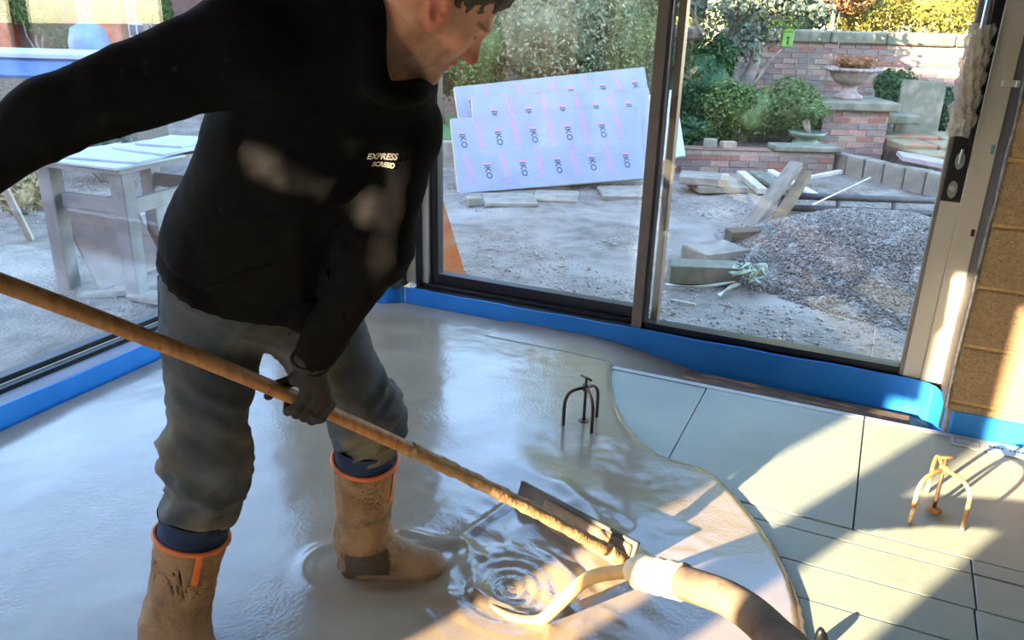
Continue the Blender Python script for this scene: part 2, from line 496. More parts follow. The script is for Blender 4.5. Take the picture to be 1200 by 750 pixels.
# corner pier of blockwork between the two glazed walls
pier = tag(MB().bb((-2.93, 3.485, -0.07), (-2.30, 3.75, 2.45)).build('wall_corner', m_mortar), kind='structure')
zc = -0.102; row = 0
pier_me = MB().box((0, 0, 0), (0.40, 0.1, 0.218), bev=0.005).mesh('block'); pier_me.materials.append(m_block)
while zc < 2.4:
    o = bpy.data.objects.new('block', pier_me); C.objects.link(o)
    o.location = (-2.495 + (0.004 if row % 2 else -0.004), 3.525, zc + 0.116); setpar(o, pier); zc += 0.232; row += 1
MB().bb((-2.292, 3.50, 0.09), (-2.225, 3.62, 2.45)).build('dark_membrane', m_membrane, pier)
MB().box((-2.195, 3.60, 1.27), (0.05, 0.02, 2.32), rotz(math.radians(20)), bev=0.003).build('cavity_profile', m_cream, pier)
MB().box((-2.245, 3.52, 0.17), (0.13, 0.008, 0.016), roty(math.radians(-28)), bev=0.001).build('wall_tie', m_cream, pier)
MB().box((-2.25, 3.50, 0.45), (0.05, 0.01, 0.028), bev=0.001).build('wall_tie', m_cream, pier)

# ------------------------------------------------------------------ sliding doors
def bars(parent, items):
    for nm, m_, lo, hi in items: MB().bb(lo, hi, bev=0.002).build(nm, m_, parent)
HD = 2.36
d1 = thing('door_1', (-0.9, 3.62, 0.0), kind='structure')
bars(d1, [
    ('threshold', m_black, (-2.17, 3.555, -0.07), (0.40, 3.74, 0.088)),
    ('outer_track', m_black, (-2.13, 3.615, 0.088), (-0.90, 3.735, 0.105)),
    ('frame_post', m_black, (-2.168, 3.60, 0.088), (-2.145, 3.74, 2.449)),
    ('frame_post', m_alu, (-2.145, 3.63, 0.105), (-2.108, 3.74, 2.449)),
    ('frame_post', m_alu, (0.312, 3.555, 0.088), (0.392, 3.74, 2.449)),
    ('frame_head', m_black, (-2.108, 3.555, HD), (0.312, 3.74, 2.449)),
    # fixed outer panel
    ('panel_stile', m_black, (-2.106, 3.655, 0.106), (-2.062, 3.715, HD - .001)),
    ('panel_rail', m_black, (-2.062, 3.655, 0.106), (-0.93, 3.715, 0.160)),
    ('panel_rail', m_black, (-2.062, 3.655, HD - 0.06), (-0.93, 3.715, HD - .001)),
    ('panel_stile', m_bronze, (-0.885, 3.655, 0.106), (-0.852, 3.715, HD - .001)),
    # sliding inner panel
    ('panel_stile', m_taupe, (-0.955, 3.572, 0.070), (-0.905, 3.640, HD - .001)),
    ('panel_rail', m_black, (-0.904, 3.575, 0.089), (0.228, 3.640, 0.122)),
    ('panel_rail', m_black, (-0.904, 3.575, HD - 0.05), (0.228, 3.640, HD - .001)),
    ('stile_lip', m_taupe, (0.229, 3.572, 0.089), (0.243, 3.640, HD - .001)),
    ('panel_stile', m_alu, (0.2435, 3.566, 0.089), (0.3115, 3.640, 0.8455)),
    ('lock_stile', m_black, (0.2435, 3.566, 0.8465), (0.3115, 3.640, HD - .001)),
])
MB().bb((-0.902, 3.575, 0.0885), (-0.89, 3.64, 2.33)).build('seal', m_black, d1)
MB().bb((-2.064, 3.676, 0.158), (-0.884, 3.690, HD - 0.055)).build('pane', m_glass, d1)
MB().bb((-0.888, 3.598, 0.120), (0.2285, 3.612, HD - 0.045)).build('pane', m_glass, d1)
# escutcheons, pull handle wrapped in bubble film
m_chrome = mat('brushed_chrome', (206, 204, 200), rough=0.22, metal=0.95)
for i, (px, py) in enumerate(((1125, 188), (1116, 222))):
    c_ = PY(px, py, 3.564)
    e = MB(); n_ = 24
    ov = [(c_[0] + 0.017 * math.cos(t) , 3.559, c_[2] + 0.034 * math.sin(t)) for t in np.linspace(0, 2 * math.pi, n_, endpoint=False)]
    ov = [(x, y_, c_[2] + (z - c_[2]) * (1.0 if abs(z - c_[2]) > .02 else 1.0)) for x, y_, z in ov]
    ov2 = [(x, 3.567, z) for x, y_, z in ov]
    e.add(ov + ov2, [tuple(range(n_)), tuple(range(n_, 2 * n_))[::-1]] + [(k, (k + 1) % n_, n_ + (k + 1) % n_, n_ + k) for k in range(n_)])
    eo = e.build('escutcheon', m_chrome, d1)
    if i == 0: MB().bb((c_[0] - 0.006, 3.542, c_[2] - 0.012), (c_[0] + 0.006, 3.559, c_[2] + 0.046), bev=0.003).build('thumb_turn', m_chrome, eo)
    else:
        MB().lathe([(0.011, 0), (0.011, 0.006)], (c_[0], 3.559, c_[2] + .004), 14, rotx(math.radians(90))).build('keyhole_barrel', m_galv, eo)
ht, hb = PY(1162, 2, 3.49), PY(1126, 150, 3.49)
hx = (ht[0] + hb[0]) / 2
handle = MB().tube([(hx, 3.49, hb[2] - 0.02), (hx, 3.49, ht[2] + 0.05)], 0.015, 14)
for z in (hb[2] + 0.05, ht[2] + 0.0): handle.tube([(hx, 3.49, z), (hx, 3.566, z)], 0.010, 10)
handle.build('pull_handle', m_chrome, d1, True)
# bubble wrap sleeve: lumpy translucent roll
def bubble_wrap():
    V = []; F = []; ns, nr = 40, 56
    z0, z1 = hb[2] - 0.03, PY(1155, 28, 3.49)[2]
    for i in range(ns):
        t = i / (ns - 1); z = z0 + (z1 - z0) * t
        for k in range(nr):
            a = 2 * math.pi * k / nr
            spir = ((a / (2 * math.pi) + t * 5.0) % 1.0)
            r = 0.036 + 0.012 * spir + 0.004 * math.sin(9 * a + 17 * t) + 0.004 * math.sin(5 * a - 31 * t) + 0.003 * random.uniform(-1, 1) - 0.006 * abs(2 * t - 1) ** 4
            V.append((hx - 0.008 + r * math.cos(a), 3.488 + 0.8 * r * math.sin(a), z + 0.004 * math.sin(3 * a + 9 * t)))
    for i in range(ns - 1):
        for k in range(nr): F.append((i * nr + k, i * nr + (k + 1) % nr, (i + 1) * nr + (k + 1) % nr, (i + 1) * nr + k))
    b = MB(); b.add(V, F)
    m = bpy.data.materials.new('bubble_film'); m.use_nodes = True
    N = m.node_tree.nodes; L = m.node_tree.links; bs = N['Principled BSDF']
    bs.inputs['Base Color'].default_value = lin((226, 220, 208)); bs.inputs['Roughness'].default_value = 0.25
    no = N.new('ShaderNodeTexVoronoi'); no.inputs['Scale'].default_value = 95
    tc = N.new('ShaderNodeTexCoord'); L.new(tc.outputs['Object'], no.inputs['Vector'])
    bp = N.new('ShaderNodeBump'); bp.inputs['Strength'].default_value = 0.9; bp.inputs['Distance'].default_value = 0.006; bp.invert = True
    L.new(no.outputs['Distance'], bp.inputs['Height']); L.new(bp.outputs[0], bs.inputs['Normal'])
    tr = N.new('ShaderNodeBsdfTransparent'); ms = N.new('ShaderNodeMixShader'); ms.inputs[0].default_value = 0.42
    L.new(bs.outputs[0], ms.inputs[1]); L.new(tr.outputs[0], ms.inputs[2]); L.new(ms.outputs[0], N['Material Output'].inputs[0])
    o = tag(b.build('bubble_wrap', m, None, True), 'clear bubble wrap rolled around the pull handle of the sliding door', 'bubble wrap')
bubble_wrap()
m_brown = mat('brown_paper', (196, 160, 112), (176, 140, 96), rough=0.8, scale=20)
MB().tube([(hx, 3.49, hb[2] + 0.03), (hx, 3.49, PY(1155, 34, 3.49)[2])], 0.024, 14).build('cardboard_sleeve', m_brown, d1, True)

# left sliding doors
d2 = thing('door_2', (-2.9, 1.2, 0.0), kind='structure')
m_sill = mat('grey_sill', (120, 122, 134), (104, 106, 118), rough=0.5, scale=4)
bars(d2, [
    ('sill', m_sill, (-2.872, -0.95, -0.07), (-2.782, 3.48, 0.092)),
    ('threshold', m_black, (-3.02, -0.95, -0.07), (-2.873, 3.48, 0.098)),
    ('track', m_black, (-2.908, -0.95, 0.099), (-2.876, 3.48, 0.108)),
    ('track_cover', m_alu, (-2.9135, -0.95, 0.098), (-2.9085, 3.48, 0.112)),
    ('panel_rail', m_black, (-2.985, -0.90, 0.099), (-2.925, 3.42, 0.128)),
    ('frame_head', m_black, (-3.02, -0.95, HD), (-2.83, 3.48, 2.449)),
    ('frame_post', m_black, (-3.02, 3.42, 0.098), (-2.83, 3.48, HD - .001)),
    ('frame_post', m_black, (-3.02, -0.948, 0.098), (-2.83, -0.90, HD - .001)),
])
MB().bb((-2.962, -0.899, 0.126), (-2.948, 3.418, HD + .002)).build('pane', m_glass, d2)

# blue foam upstand strips round the perimeter
def strip(path, z0, z1, th, name, label, lean=0.0):
    P = [np.array(p, float) for p in path]; n = len(P); vs = []; fs = []
    for i in range(n):
        t = nrm(P[min(i + 1, n - 1)] - P[max(i - 1, 0)]); nn = np.array([-t[1], t[0]])
        wv = 0.0025 * math.sin(i * 1.7) if 0 < i < n - 1 else 0
        for (o, z) in ((0, z0), (0, z1 + wv), (th, z1 + wv), (th, z0)):
            q = P[i] + nn * o; vs.append((q[0], q[1], z))
    for i in range(n - 1):
        a, b = i * 4, i * 4 + 4
        for k in range(4): k2 = (k + 1) % 4; fs.append((a + k, a + k2, b + k2, b + k))
    fs += [(0, 1, 2, 3), tuple(range((n - 1) * 4, n * 4))[::-1]]
    o = MB().add(vs, fs).build(name, m_blue, None, False)
    return tag(o, label, 'foam strip')
back_path = [(-2.20, 3.54)] + [(x, YB + 0.003 * math.sin(x * 5)) for x in np.linspace(-2.1, 0.27, 22)] + [(0.33, 3.525), (0.365, 3.50), (0.383, 3.46), (0.388, 3.40), (0.392, 3.34), (0.402, 3.30), (0.43, 3.282)] + [(x, 3.281) for x in np.linspace(0.5, 2.58, 14)]
strip(back_path, -0.068, 0.094, 0.008, 'edge_strip', 'blue foam upstand strip below the sliding doors and the block wall with taped corner')
left_path = [(XL, y_) for y_ in np.linspace(-1.7, 3.36, 30)] + [(XL + 0.02, 3.43), (XL + 0.06, 3.462)] + [(x, 3.47) for x in np.linspace(-2.65, -2.30, 5)] + [(-2.275, 3.478), (-2.258, 3.50), (-2.235, 3.535), (-2.206, 3.541)]
strip(left_path, -0.068, 0.094, 0.008, 'edge_strip', 'blue foam upstand strip below the side glazing and round the corner pier')

# ------------------------------------------------------------------ wet screed
edge_px = [(720, 425), (717, 445), (722, 470), (735, 497), (755, 520), (775, 534), (795, 541), (820, 547), (842, 560), (865, 583), (890, 613), (912, 645), (930, 680), (942, 715), (948, 750)]
edge = [tuple(GZ(px, py, 0.005)[:2]) for px, py in edge_px]
poly = [(-2.768, -0.4), (-2.768, 3.45), (-2.64, 3.468), (-2.29, 3.468), (-2.20, 3.538), (-0.36, 3.536), (-0.36, 3.30), (edge[0][0] + 0.05, 3.285)] + edge + [(0.07, 1.72), (0.04, 1.35), (-0.1, 0.95), (-0.45, 0.5), (-1.0, 0.1), (-1.7, -0.25)]
poly = np.array(poly)
def poly_sd(P):
    d = np.full(len(P), 1e9); ins = np.zeros(len(P), bool)
    for i in range(len(poly)):
        a, b = poly[i], poly[(i + 1) % len(poly)]
        ab = b - a; h = np.clip(((P - a) @ ab) / (ab @ ab), 0, 1)
        d = np.minimum(d, np.linalg.norm(P - a - h[:, None] * ab, axis=1))
        c = ((a[1] > P[:, 1]) != (b[1] > P[:, 1])) & (P[:, 0] < (b[0] - a[0]) * (P[:, 1] - a[1]) / (b[1] - a[1] + 1e-12) + a[0])
        ins ^= c
    return np.where(ins, d, -d)
HC = GZ(598, 690, 0.02)[:2]
BL0, BL1 = GZ(606, 592, 0.02)[:2], GZ(742, 668, 0.02)[:2]
HEEL, TOE = GZ(404, 668, 0.015)[:2], GZ(524, 672, 0.015)[:2]
def screed():
    h = 0.011
    xs = np.arange(-2.79, 0.14, h); ys = np.arange(-0.45, 3.56, h)
    X, Y = np.meshgrid(xs, ys, indexing='ij'); P = np.stack([X.ravel(), Y.ravel()], 1)
    sd = poly_sd(P)
    P3 = np.concatenate([P, np.zeros((len(P), 1))], 1)
    z = np.where(sd > 0, 0.020 * np.sqrt(np.clip(sd / 0.03, 0, 1)) + 0.006 * np.clip(sd / 0.5, 0, 1), -0.02 + sd)
    inner = np.clip(sd / 0.05, 0, 1)
    # lower skin running along the trough below the threshold
    tr_ = (P[:, 1] > 3.283) & (P[:, 0] > -1.6)
    w_ = np.clip((-.42 - P[:, 0]) / .75, 0, 1); w_ = w_ * w_ * (3 - 2 * w_)
    z = np.where(tr_, -.074 + (.020 + .074) * w_ + .006 * fbm(P3, 8, 4, 2) * (1 - w_), z)
    inner = np.where(tr_, 0.2 * w_, inner)
    # swirl where the hose pours
    q = P - HC; r = np.hypot(q[:, 0], q[:, 1] * 1.0); th = np.arctan2(q[:, 1], q[:, 0])
    z += inner * (0.0045 * np.cos(2 * math.pi * r / 0.036 + 0.8 * np.sin(2 * th)) * np.exp(-(r / 0.13) ** 2) + 0.010 * np.exp(-((r - 0.165) / 0.028) ** 2) * (0.6 + 0.4 * np.sin(th * 2 + 1)) - 0.006 * np.exp(-(r / .1) ** 2))
    # churned patch between swirl and blade
    mid = (BL0 + BL1) / 2 * 0.55 + HC * 0.45
    rr = np.hypot(*(P - mid).T)
    ch = np.exp(-(rr / 0.30) ** 2)
    ax = nrm(BL1 - BL0); pp = np.stack([(P @ ax) * 0.6, (P @ np.array([-ax[1], ax[0]])), np.zeros(len(P))], 1)
    rid = 1 - np.abs(vnoise(pp, 14, 9)); rid2 = 1 - np.abs(vnoise(pp, 30, 12))
    z += inner * ch * (0.012 * (rid - .6) + 0.004 * (rid2 - .6))
    # drag ridges left by the blade
    def ridge(a, b, w, amp):
        a = np.array(a); b = np.array(b); ab = b - a; hh = np.clip(((P - a) @ ab) / (ab @ ab), 0, 1)
        dd = np.linalg.norm(P - a - hh[:, None] * ab, axis=1); return amp * np.exp(-(dd / w) ** 2)
    g = lambda px, py: GZ(px, py, 0.02)[:2]
    for a, b, w, am in (((540, 634), (600, 590), .014, .010), ((640, 600), (700, 690), .02, -.006), ((660, 570), (745, 655), .03, .006), ((470, 625), (545, 640), .02, .008), ((545, 640), (560, 700), .02, .010), ((560, 700), (640, 735), .02, .010), ((600, 545), (760, 600), .10, .005)):
        z += inner * ridge(g(*a), g(*b), w, am)
    # displaced rim round the front boot
    hh = np.clip(((P - HEEL) @ (TOE - HEEL)) / ((TOE - HEEL) @ (TOE - HEEL)), 0, 1)
    bd = np.linalg.norm(P - HEEL - hh[:, None] * (TOE - HEEL), axis=1)
    z += inner * 0.007 * np.exp(-((bd - 0.115) / 0.022) ** 2)
    # long slow swells and fine skin
    z += inner * (0.0022 * fbm(P3, 2.6, 21, 3) + 0.0006 * fbm(P3, 22, 31, 2) * (0.4 + np.clip(fbm(P3, 1.6, 41, 2), 0, 1)))
    n0, n1 = len(xs), len(ys)
    keep = (sd > -0.02) & ~(tr_ & (P[:, 0] > -.40))
    I = np.arange(n0 * n1).reshape(n0, n1)
    Q = np.stack([I[:-1, :-1], I[1:, :-1], I[1:, 1:], I[:-1, 1:]], -1).reshape(-1, 4)
    Q = Q[keep[Q].any(1)]
    used = np.unique(Q); mp = -np.ones(n0 * n1, int); mp[used] = np.arange(len(used))
    V = np.stack([P[:, 0], P[:, 1], z], 1)[used]
    V[:, 0] = np.maximum(V[:, 0], -2.7685); V[:, 1] = np.minimum(V[:, 1], 3.5365)
    m = mat('wet_screed', (141, 127, 106), (127, 113, 94), rough=0.17, scale=1.6, spec=0.7, ior=1.45, coat=0.35, c3=(149, 134, 111), s3=5, t3=(.4, .8))
    nt = m.node_tree; N = nt.nodes; L = nt.links; b = N['Principled BSDF']; b.inputs['Coat Roughness'].default_value = 0.05
    tc = N.new('ShaderNodeTexCoord')
    n1_ = N.new('ShaderNodeTexNoise'); n1_.inputs['Scale'].default_value = 2.2; n1_.inputs['Detail'].default_value = 3
    n2_ = N.new('ShaderNodeTexNoise'); n2_.inputs['Scale'].default_value = 85; n2_.inputs['Detail'].default_value = 4
    for n_ in (n1_, n2_): L.new(tc.outputs['Object'], n_.inputs['Vector'])
    mr = N.new('ShaderNodeMapRange'); mr.inputs['From Min'].default_value = 0.46; mr.inputs['From Max'].default_value = 0.64; mr.inputs['To Min'].default_value = 0.22
    L.new(n1_.outputs['Fac'], mr.inputs['Value'])
    mu = N.new('ShaderNodeMath'); mu.operation = 'MULTIPLY'; L.new(mr.outputs[0], mu.inputs[0]); L.new(n2_.outputs['Fac'], mu.inputs[1])
    bp = N.new('ShaderNodeBump'); bp.inputs['Strength'].default_value = 0.35; bp.inputs['Distance'].default_value = 0.004
    L.new(mu.outputs[0], bp.inputs['Height']); L.new(bp.outputs[0], b.inputs['Normal']); L.new(bp.outputs[0], b.inputs['Coat Normal'])
    o = np_mesh('wet_screed', V, mp[Q], m, None, True)
    tag(o, 'glossy grey liquid screed spreading over the floor boards with a rounded edge', 'wet screed', kind='stuff')
screed()
# ================================================================== THE WORKER
J = {k: W(*v) for k, v in dict(
    Lank=(424, 640, 1.87), Lknee=(430, 488, 1.80), Lhip=(345, 340, 1.72),
    Rank=(203, 745, 1.55), Rknee=(243, 530, 1.60), Rhip=(250, 345, 1.71), pel=(295, 318, 1.68),
    neck=(415, 55, 1.49), Rsh=(292, 52, 1.37), Lsh=(466, 150, 1.57),
    Rel=(64, 136, 1.30), Rwr=(-85, 236, 1.27), Lel=(440, 292, 1.51), Lwr=(364, 425, 1.545)).items()}
m_hood = mat('black_fleece', (18, 17, 18), (23, 22, 22), rough=0.95, scale=30, bump=0.25, bscale=220, sheen=0.0, spec=0.12, bdist=0.003, c3=(46, 40, 34), s3=55, t3=(0.70, 0.76))
m_denim = mat('worn_denim', (80, 86, 90), (58, 66, 76), rough=0.85, scale=6, bump=0.3, bscale=320, bdist=0.002, c3=(108, 102, 88), s3=5.5, t3=(0.46, 0.66), spec=0.25)
m_denimd = mat('dark_denim', (40, 56, 86), (32, 44, 70), rough=0.85, scale=14, bump=0.3, bscale=320, bdist=0.002, spec=0.25)
m_skin = mat('skin', (205, 140, 112), rough=0.5, attr='Col', subsurf=0.12, bump=0.12, bscale=260, bdist=0.0015)
m_hair = mat('brown_hair', (98, 78, 60), (66, 52, 42), rough=0.55, scale=60, stretch=(1, 1, 1), bump=0.8, bscale=160, bdist=0.003, c3=(112, 98, 82), s3=90, t3=(.55, .7))
m_boot = mat('screed_caked_rubber', (150, 122, 92), (126, 100, 74), rough=0.85, scale=14, bump=0.7, bscale=42, bdist=0.012, c3=(94, 78, 62), s3=11, t3=(0.56, 0.66))
m_bootd = mat('dark_wet_rubber', (66, 56, 48), (92, 78, 64), rough=0.5, scale=24, bump=0.4, bscale=60, bdist=0.004)
m_orange = mat('orange_rubber', (226, 120, 62), (204, 104, 54), rough=0.6, scale=20)
m_glove = mat('black_work_glove', (26, 25, 25), (42, 40, 38), rough=0.75, scale=28, bump=0.5, bscale=180, bdist=0.002, c3=(110, 104, 94), s3=38, t3=(0.66, 0.76))
m_mudw = mat('wooden_pole', (186, 134, 82), (158, 108, 64), rough=0.6, scale=5, stretch=(14, 14, 3), bump=0.15, bscale=30, c3=(116, 78, 48), s3=7, t3=(0.6, 0.72))

man = thing('person', ((J['Lank'] + J['Rank']) / 2 * np.array([1, 1, 0])), 'worker in black hooded sweatshirt, jeans and muddy boots bending to push a squeegee', 'person')
U_ = nrm(J['neck'] - J['pel']); Lx = nrm(J['Lsh'] - J['Rsh']); Lx = nrm(Lx - U_ * (Lx @ U_)); Fx = np.cross(Lx, U_)
RTOR = np.stack([Lx, Fx, U_])
Pl = nrm((J['Lhip'] - J['Rhip']) * np.array([1, 1, .6])); Pu = nrm(np.array([0, 0, 1.0]) * 0.8 + U_ * 0.35); Pl = nrm(Pl - Pu * (Pl @ Pu)); Pf = np.cross(Pl, Pu)
RPEL = np.stack([Pl, Pf, Pu])
spine = lambda t: J['pel'] + (J['neck'] - J['pel']) * t

# --- head frame
HO = W(514, -6, 1.455)
tl, tn = math.radians(45), math.radians(16)
ip = E1 * math.cos(tl) - np.array([0, 0, 1.0]) * math.sin(tl)
HF = nrm(ip * math.cos(tn) + E2 * math.sin(tn)); HU0 = E1 * math.sin(tl) + np.array([0, 0, 1.0]) * math.cos(tl)
HL = nrm(np.cross(HU0, HF)); HU = np.cross(HF, HL)
def hp(f, l, u): return HO + f * HF + l * HL + u * HU
RH = np.stack([HF, HL, HU])
neckbase = spine(0.93) + 0.02 * Fx

def head_sdf():
    P_ = [
        (s_el(hp(-.012, 0, .040), RH, (.098, .078, .092)), .02),
        (s_el(hp(.030, 0, -.025), RH, (.064, .062, .094)), .03),
        (s_rc(hp(-.008, .052, -.050), hp(.070, .012, -.104), .020, .018), .03),
        (s_rc(hp(-.008, -.052, -.050), hp(.070, -.012, -.104), .020, .018), .03),
        (s_rc(hp(.076, .008, -.104), hp(.076, -.008, -.104), .017, .017), .02),
        (s_rc(hp(.060, .046, -.022), hp(.020, .066, -.012), .016, .014), .025),
        (s_rc(hp(.060, -.046, -.022), hp(.020, -.066, -.012), .016, .014), .025),
        (s_rc(hp(.082, .036, .020), hp(.089, 0, .018), .010, .011), .016),
        (s_rc(hp(.082, -.036, .020), hp(.089, 0, .018), .010, .011), .016),
        (s_rc(hp(.088, 0, .012), hp(.112, 0, -.030), .0085, .0105), .012),
        (s_el(hp(.112, 0, -.034), RH, (.013, .012, .010)), .008),
        (s_el(hp(.100, .012, -.037), RH, (.010, .008, .008)), .008),
        (s_el(hp(.100, -.012, -.037), RH, (.010, .008, .008)), .008),
        (s_rc(hp(.086, .018, -.064), hp(.094, 0, -.061), .006, .0075), .008),
        (s_rc(hp(.086, -.018, -.064), hp(.094, 0, -.061), .006, .0075), .008),
        (s_rc(hp(.083, .016, -.075), hp(.090, 0, -.075), .006, .008), .006),
        (s_rc(hp(.083, -.016, -.075), hp(.090, 0, -.075), .006, .008), .006),
        (s_el(hp(.074, .031, -.002), RH, (.013, .014, .011)), .006),
        (s_el(hp(.074, -.031, -.002), RH, (.013, .014, .011)), .006),
        (s_rc(hp(-.040, 0, -.035), neckbase - 0.02 * Fx, .060, .066), .04),
        (s_rc(hp(-.02, -.045, -.05), neckbase + .05 * Fx, .016, .014), .03),
        (s_rc(hp(.02, 0, -.09), neckbase + .055 * Fx, .03, .035), .05),
    ]
    base = union(P_)
    sock = [s_el(hp(.096, s * .033, .003), RH, (.012, .016, .010)) for s in (-1, 1)]
    mouth = s_rc(hp(.098, -.02, -.0685), hp(.098, .02, -.0685), .003, .003)
    def ear(sg):
        c = hp(-.006, sg * .0865, -.010)
        eu = nrm(HU * .97 - HF * .22); el_ = HL * sg
        ro = nrm(el_ * .93 - HF * .36); ro = nrm(ro - eu * (ro @ eu)); rf_ = nrm(np.cross(ro, eu)); rf_ = rf_ if rf_ @ HF > 0 else -rf_
        Re = np.stack([rf_, ro, eu])
        disc = s_el(c, Re, (.021, .0095, .033)); lob = s_el(c - eu * .027 + rf_ * .006, Re, (.011, .008, .012))
        root = s_el(c - ro * .006 + rf_ * .006, Re, (.016, .014, .026))
        con = s_el(c + ro * .011 - eu * .004 + rf_ * .005, Re, (.011, .012, .015))
        sca = s_el(c + ro * .011 + eu * .010 - rf_ * .003, Re, (.012, .007, .017))
        trg = s_rc(c + ro * .006 + rf_ * .015 - eu * .006, c + ro * .008 + rf_ * .010 - eu * .006, .0055, .004)
        def f(p):
            d = smin(smin(disc(p), lob(p), .008), root(p), .01); d = smax(d, -con(p), .003); d = smax(d, -sca(p), .003); return smin(d, trg(p), .003)
        return f
    ears = [ear(-1), ear(1)]
    # body hidden under the clothes, one continuous figure
    body = union([
        (s_el(spine(.68), RTOR, (.165, .10, .18)), .05), (s_el(spine(.36), RTOR, (.145, .10, .18)), .06), (s_el(spine(.04), RPEL, (.150, .105, .12)), .06),
        (s_rc(neckbase, J['Rsh'], .06, .055), .05), (s_rc(neckbase, J['Lsh'], .06, .055), .05),
        (s_rc(J['Rsh'], J['Rel'], .052, .042), .04), (s_rc(J['Rel'], J['Rwr'], .042, .028), .02),
        (s_rc(J['Lsh'], J['Lel'], .052, .042), .04), (s_rc(J['Lel'], J['Lwr'], .042, .028), .02),
        (s_rc(J['Rhip'], J['Rknee'], .082, .055), .05), (s_rc(J['Rknee'], J['Rank'], .055, .036), .03),
        (s_rc(J['Lhip'], J['Lknee'], .082, .055), .05), (s_rc(J['Lknee'], J['Lank'], .055, .036), .03)])
    def head(p):
        d = base(p)
        for s_ in sock: d = smax(d, -s_(p), .012)
        d = smax(d, -mouth(p), .005)
        for e in ears: d = smin(d, e(p), .006)
        return d
    return head, body, ears
head_f, body_f, ears_f = head_sdf()
def make_body():
    # fine mesh for head and neck; coarser for the covered body; stitched by overlap in one mesh
    ptsb = np.array(list(J.values()))
    cut = lambda p: (p - (neckbase - 0.03 * U_)) @ U_
    hf = lambda p: np.maximum(smin(head_f(p), body_f(p), .03), np.maximum(-cut(p), np.linalg.norm(p - HO, axis=1) - .34))
    lo = np.minimum(HO - .17, neckbase - .12); hi = np.maximum(HO + .17, neckbase + .1)
    V1, F1 = surf_nets(hf, lo, hi, .0031)
    V1, F1 = largest(V1, F1)
    V1 = relax(V1, F1, 1, .4)
    V, F = V1, F1
    o = np_mesh('body', V, F, m_skin, man)
    q = (V - HO) @ RH.T; f, l, u = q.T
    col = np.tile(np.array(lin((232, 172, 138))[:3]), (len(V), 1))
    def blend(mask, c):
        nonlocal col
        mask = np.clip(mask, 0, 1)[:, None]; col = col * (1 - mask) + np.array(lin(c)[:3]) * mask
    nz = fbm(V, 60, 5, 3)
    sm = lambda a, b, x: np.clip((x - a) / (b - a), 0, 1)
    blend(0.5 * np.clip(0.5 + nz * .6, 0, 1), (222, 152, 120))
    # stubble over jaw, chin and upper lip
    line = -0.040 - 0.25 * np.clip(.05 - f, -1, .2)
    jaw = sm(-.032, -.052, u) * sm(-.02, .01, f) * sm(-.135, -.115, u)
    side = sm(.0, -.02, u) * sm(.045, .028, f) * sm(-.022, -.006, f) * (np.abs(l) > .03)
    lipz = (np.abs(u + .068) < .012) & (np.abs(l) < .024) & (f > .08)
    st = np.maximum(jaw, side * .9) * (~lipz) * (0.55 + .3 * nz)
    blend(st * .80, (112, 88, 74))
    blend(sm(.104, .116, f) * sm(-.06, -.03, u), (214, 116, 92))            # nose tip
    blend(lipz * .8, (176, 96, 86))
    er = np.minimum(ears_f[0](V), ears_f[1](V))
    blend(sm(.004, .0, er) * sm(.074, .080, np.abs(l)) * .6, (220, 122, 100))
    blend(((u < -.06) & (f < .02)) * .35, (184, 112, 86))
    eye = (np.abs(np.abs(l) - .031) < .015) & (np.abs(u + .003) < .0022) & (f > .06)
    blend(eye * .85, (70, 46, 38))
    brow = (np.abs(np.abs(l) - .033) < .022) & (np.abs(u - .021 + .1 * (np.abs(l) - .03)) < .0038) & (f > .06)
    blend(brow * .6, (92, 66, 48))
    colour_attr(o, col)
    # hair cap
    def hair_f(p):
        q = (p - HO) @ RH.T; f, l, u = q.T
        shell = s_el(hp(-.014, 0, .042), RH, (.1015, .082, .0965))(p)
        shell = np.minimum(shell, s_el(hp(.03, 0, .075), RH, (.066, .058, .046))(p))
        lim = .046 - .75 * np.clip(.078 - f, 0, .06)                      # hairline drops towards the temple
        lim = np.where(np.abs(f - .024) < .014, np.minimum(lim, -.034 + .9 * np.abs(f - .020)), lim)  # sideburn in front of the ear
        lim = np.where(f < .010, .028, lim)                                # round the ear
        lim = np.where(f < -.028, -.060, lim)                              # nape
        return np.maximum(shell + .002 * np.sin(f * 300 + 40 * u), (lim - u) * .8)
    Vh, Fh = surf_nets(lambda p: hair_f(p), HO - .16, HO + .17, .004)
    Vh = relax(Vh, Fh, 1, .5); Nh = vnormals(Vh, Fh)
    Vh = Vh + Nh * (.0035 * fbm(Vh * np.array([1, 1, 1]), 90, 8, 2))[:, None]
    np_mesh('hair', Vh, Fh, m_hair, man)
make_body()

# --- clothing
def folds(V, N, specs):
    d = np.zeros(len(V))
    for c, r, dirv, wl, amp, warp, seed in specs:
        q = V - np.asarray(c); w = np.exp(-(np.linalg.norm(q, axis=1) / r) ** 2)
        a = nrm(dirv); b = nrm(np.cross(a, [.3, .5, .81])); c2 = np.cross(a, b)
        wv = V + .018 * warp / 3 * np.stack([vnoise(V, 9, seed), vnoise(V, 9, seed + 1), vnoise(V, 9, seed + 2)], 1)
        k = np.stack([wv @ a / wl, wv @ b / (wl * 3.6), wv @ c2 / (wl * 3.6)], 1)
        rid = (1 - np.abs(vnoise(k, 1.0, seed + 5))) ** 2 + .4 * (1 - np.abs(vnoise(k, 2.1, seed + 6))) ** 2
        d += w * amp * (rid * 1.7 - 1.0)
    return V + N * d[:, None]
def catmull_closed(P, n):
    out = []; m_ = len(P)
    for i in range(m_):
        a, b, c, d = P[i - 1], P[i], P[(i + 1) % m_], P[(i + 2) % m_]
        for t in np.linspace(0, 1, n, endpoint=False):
            out.append(.5 * (2 * b + (c - a) * t + (2 * a - 5 * b + 4 * c - d) * t * t + (3 * b - a - 3 * c + d) * t ** 3))
    return out
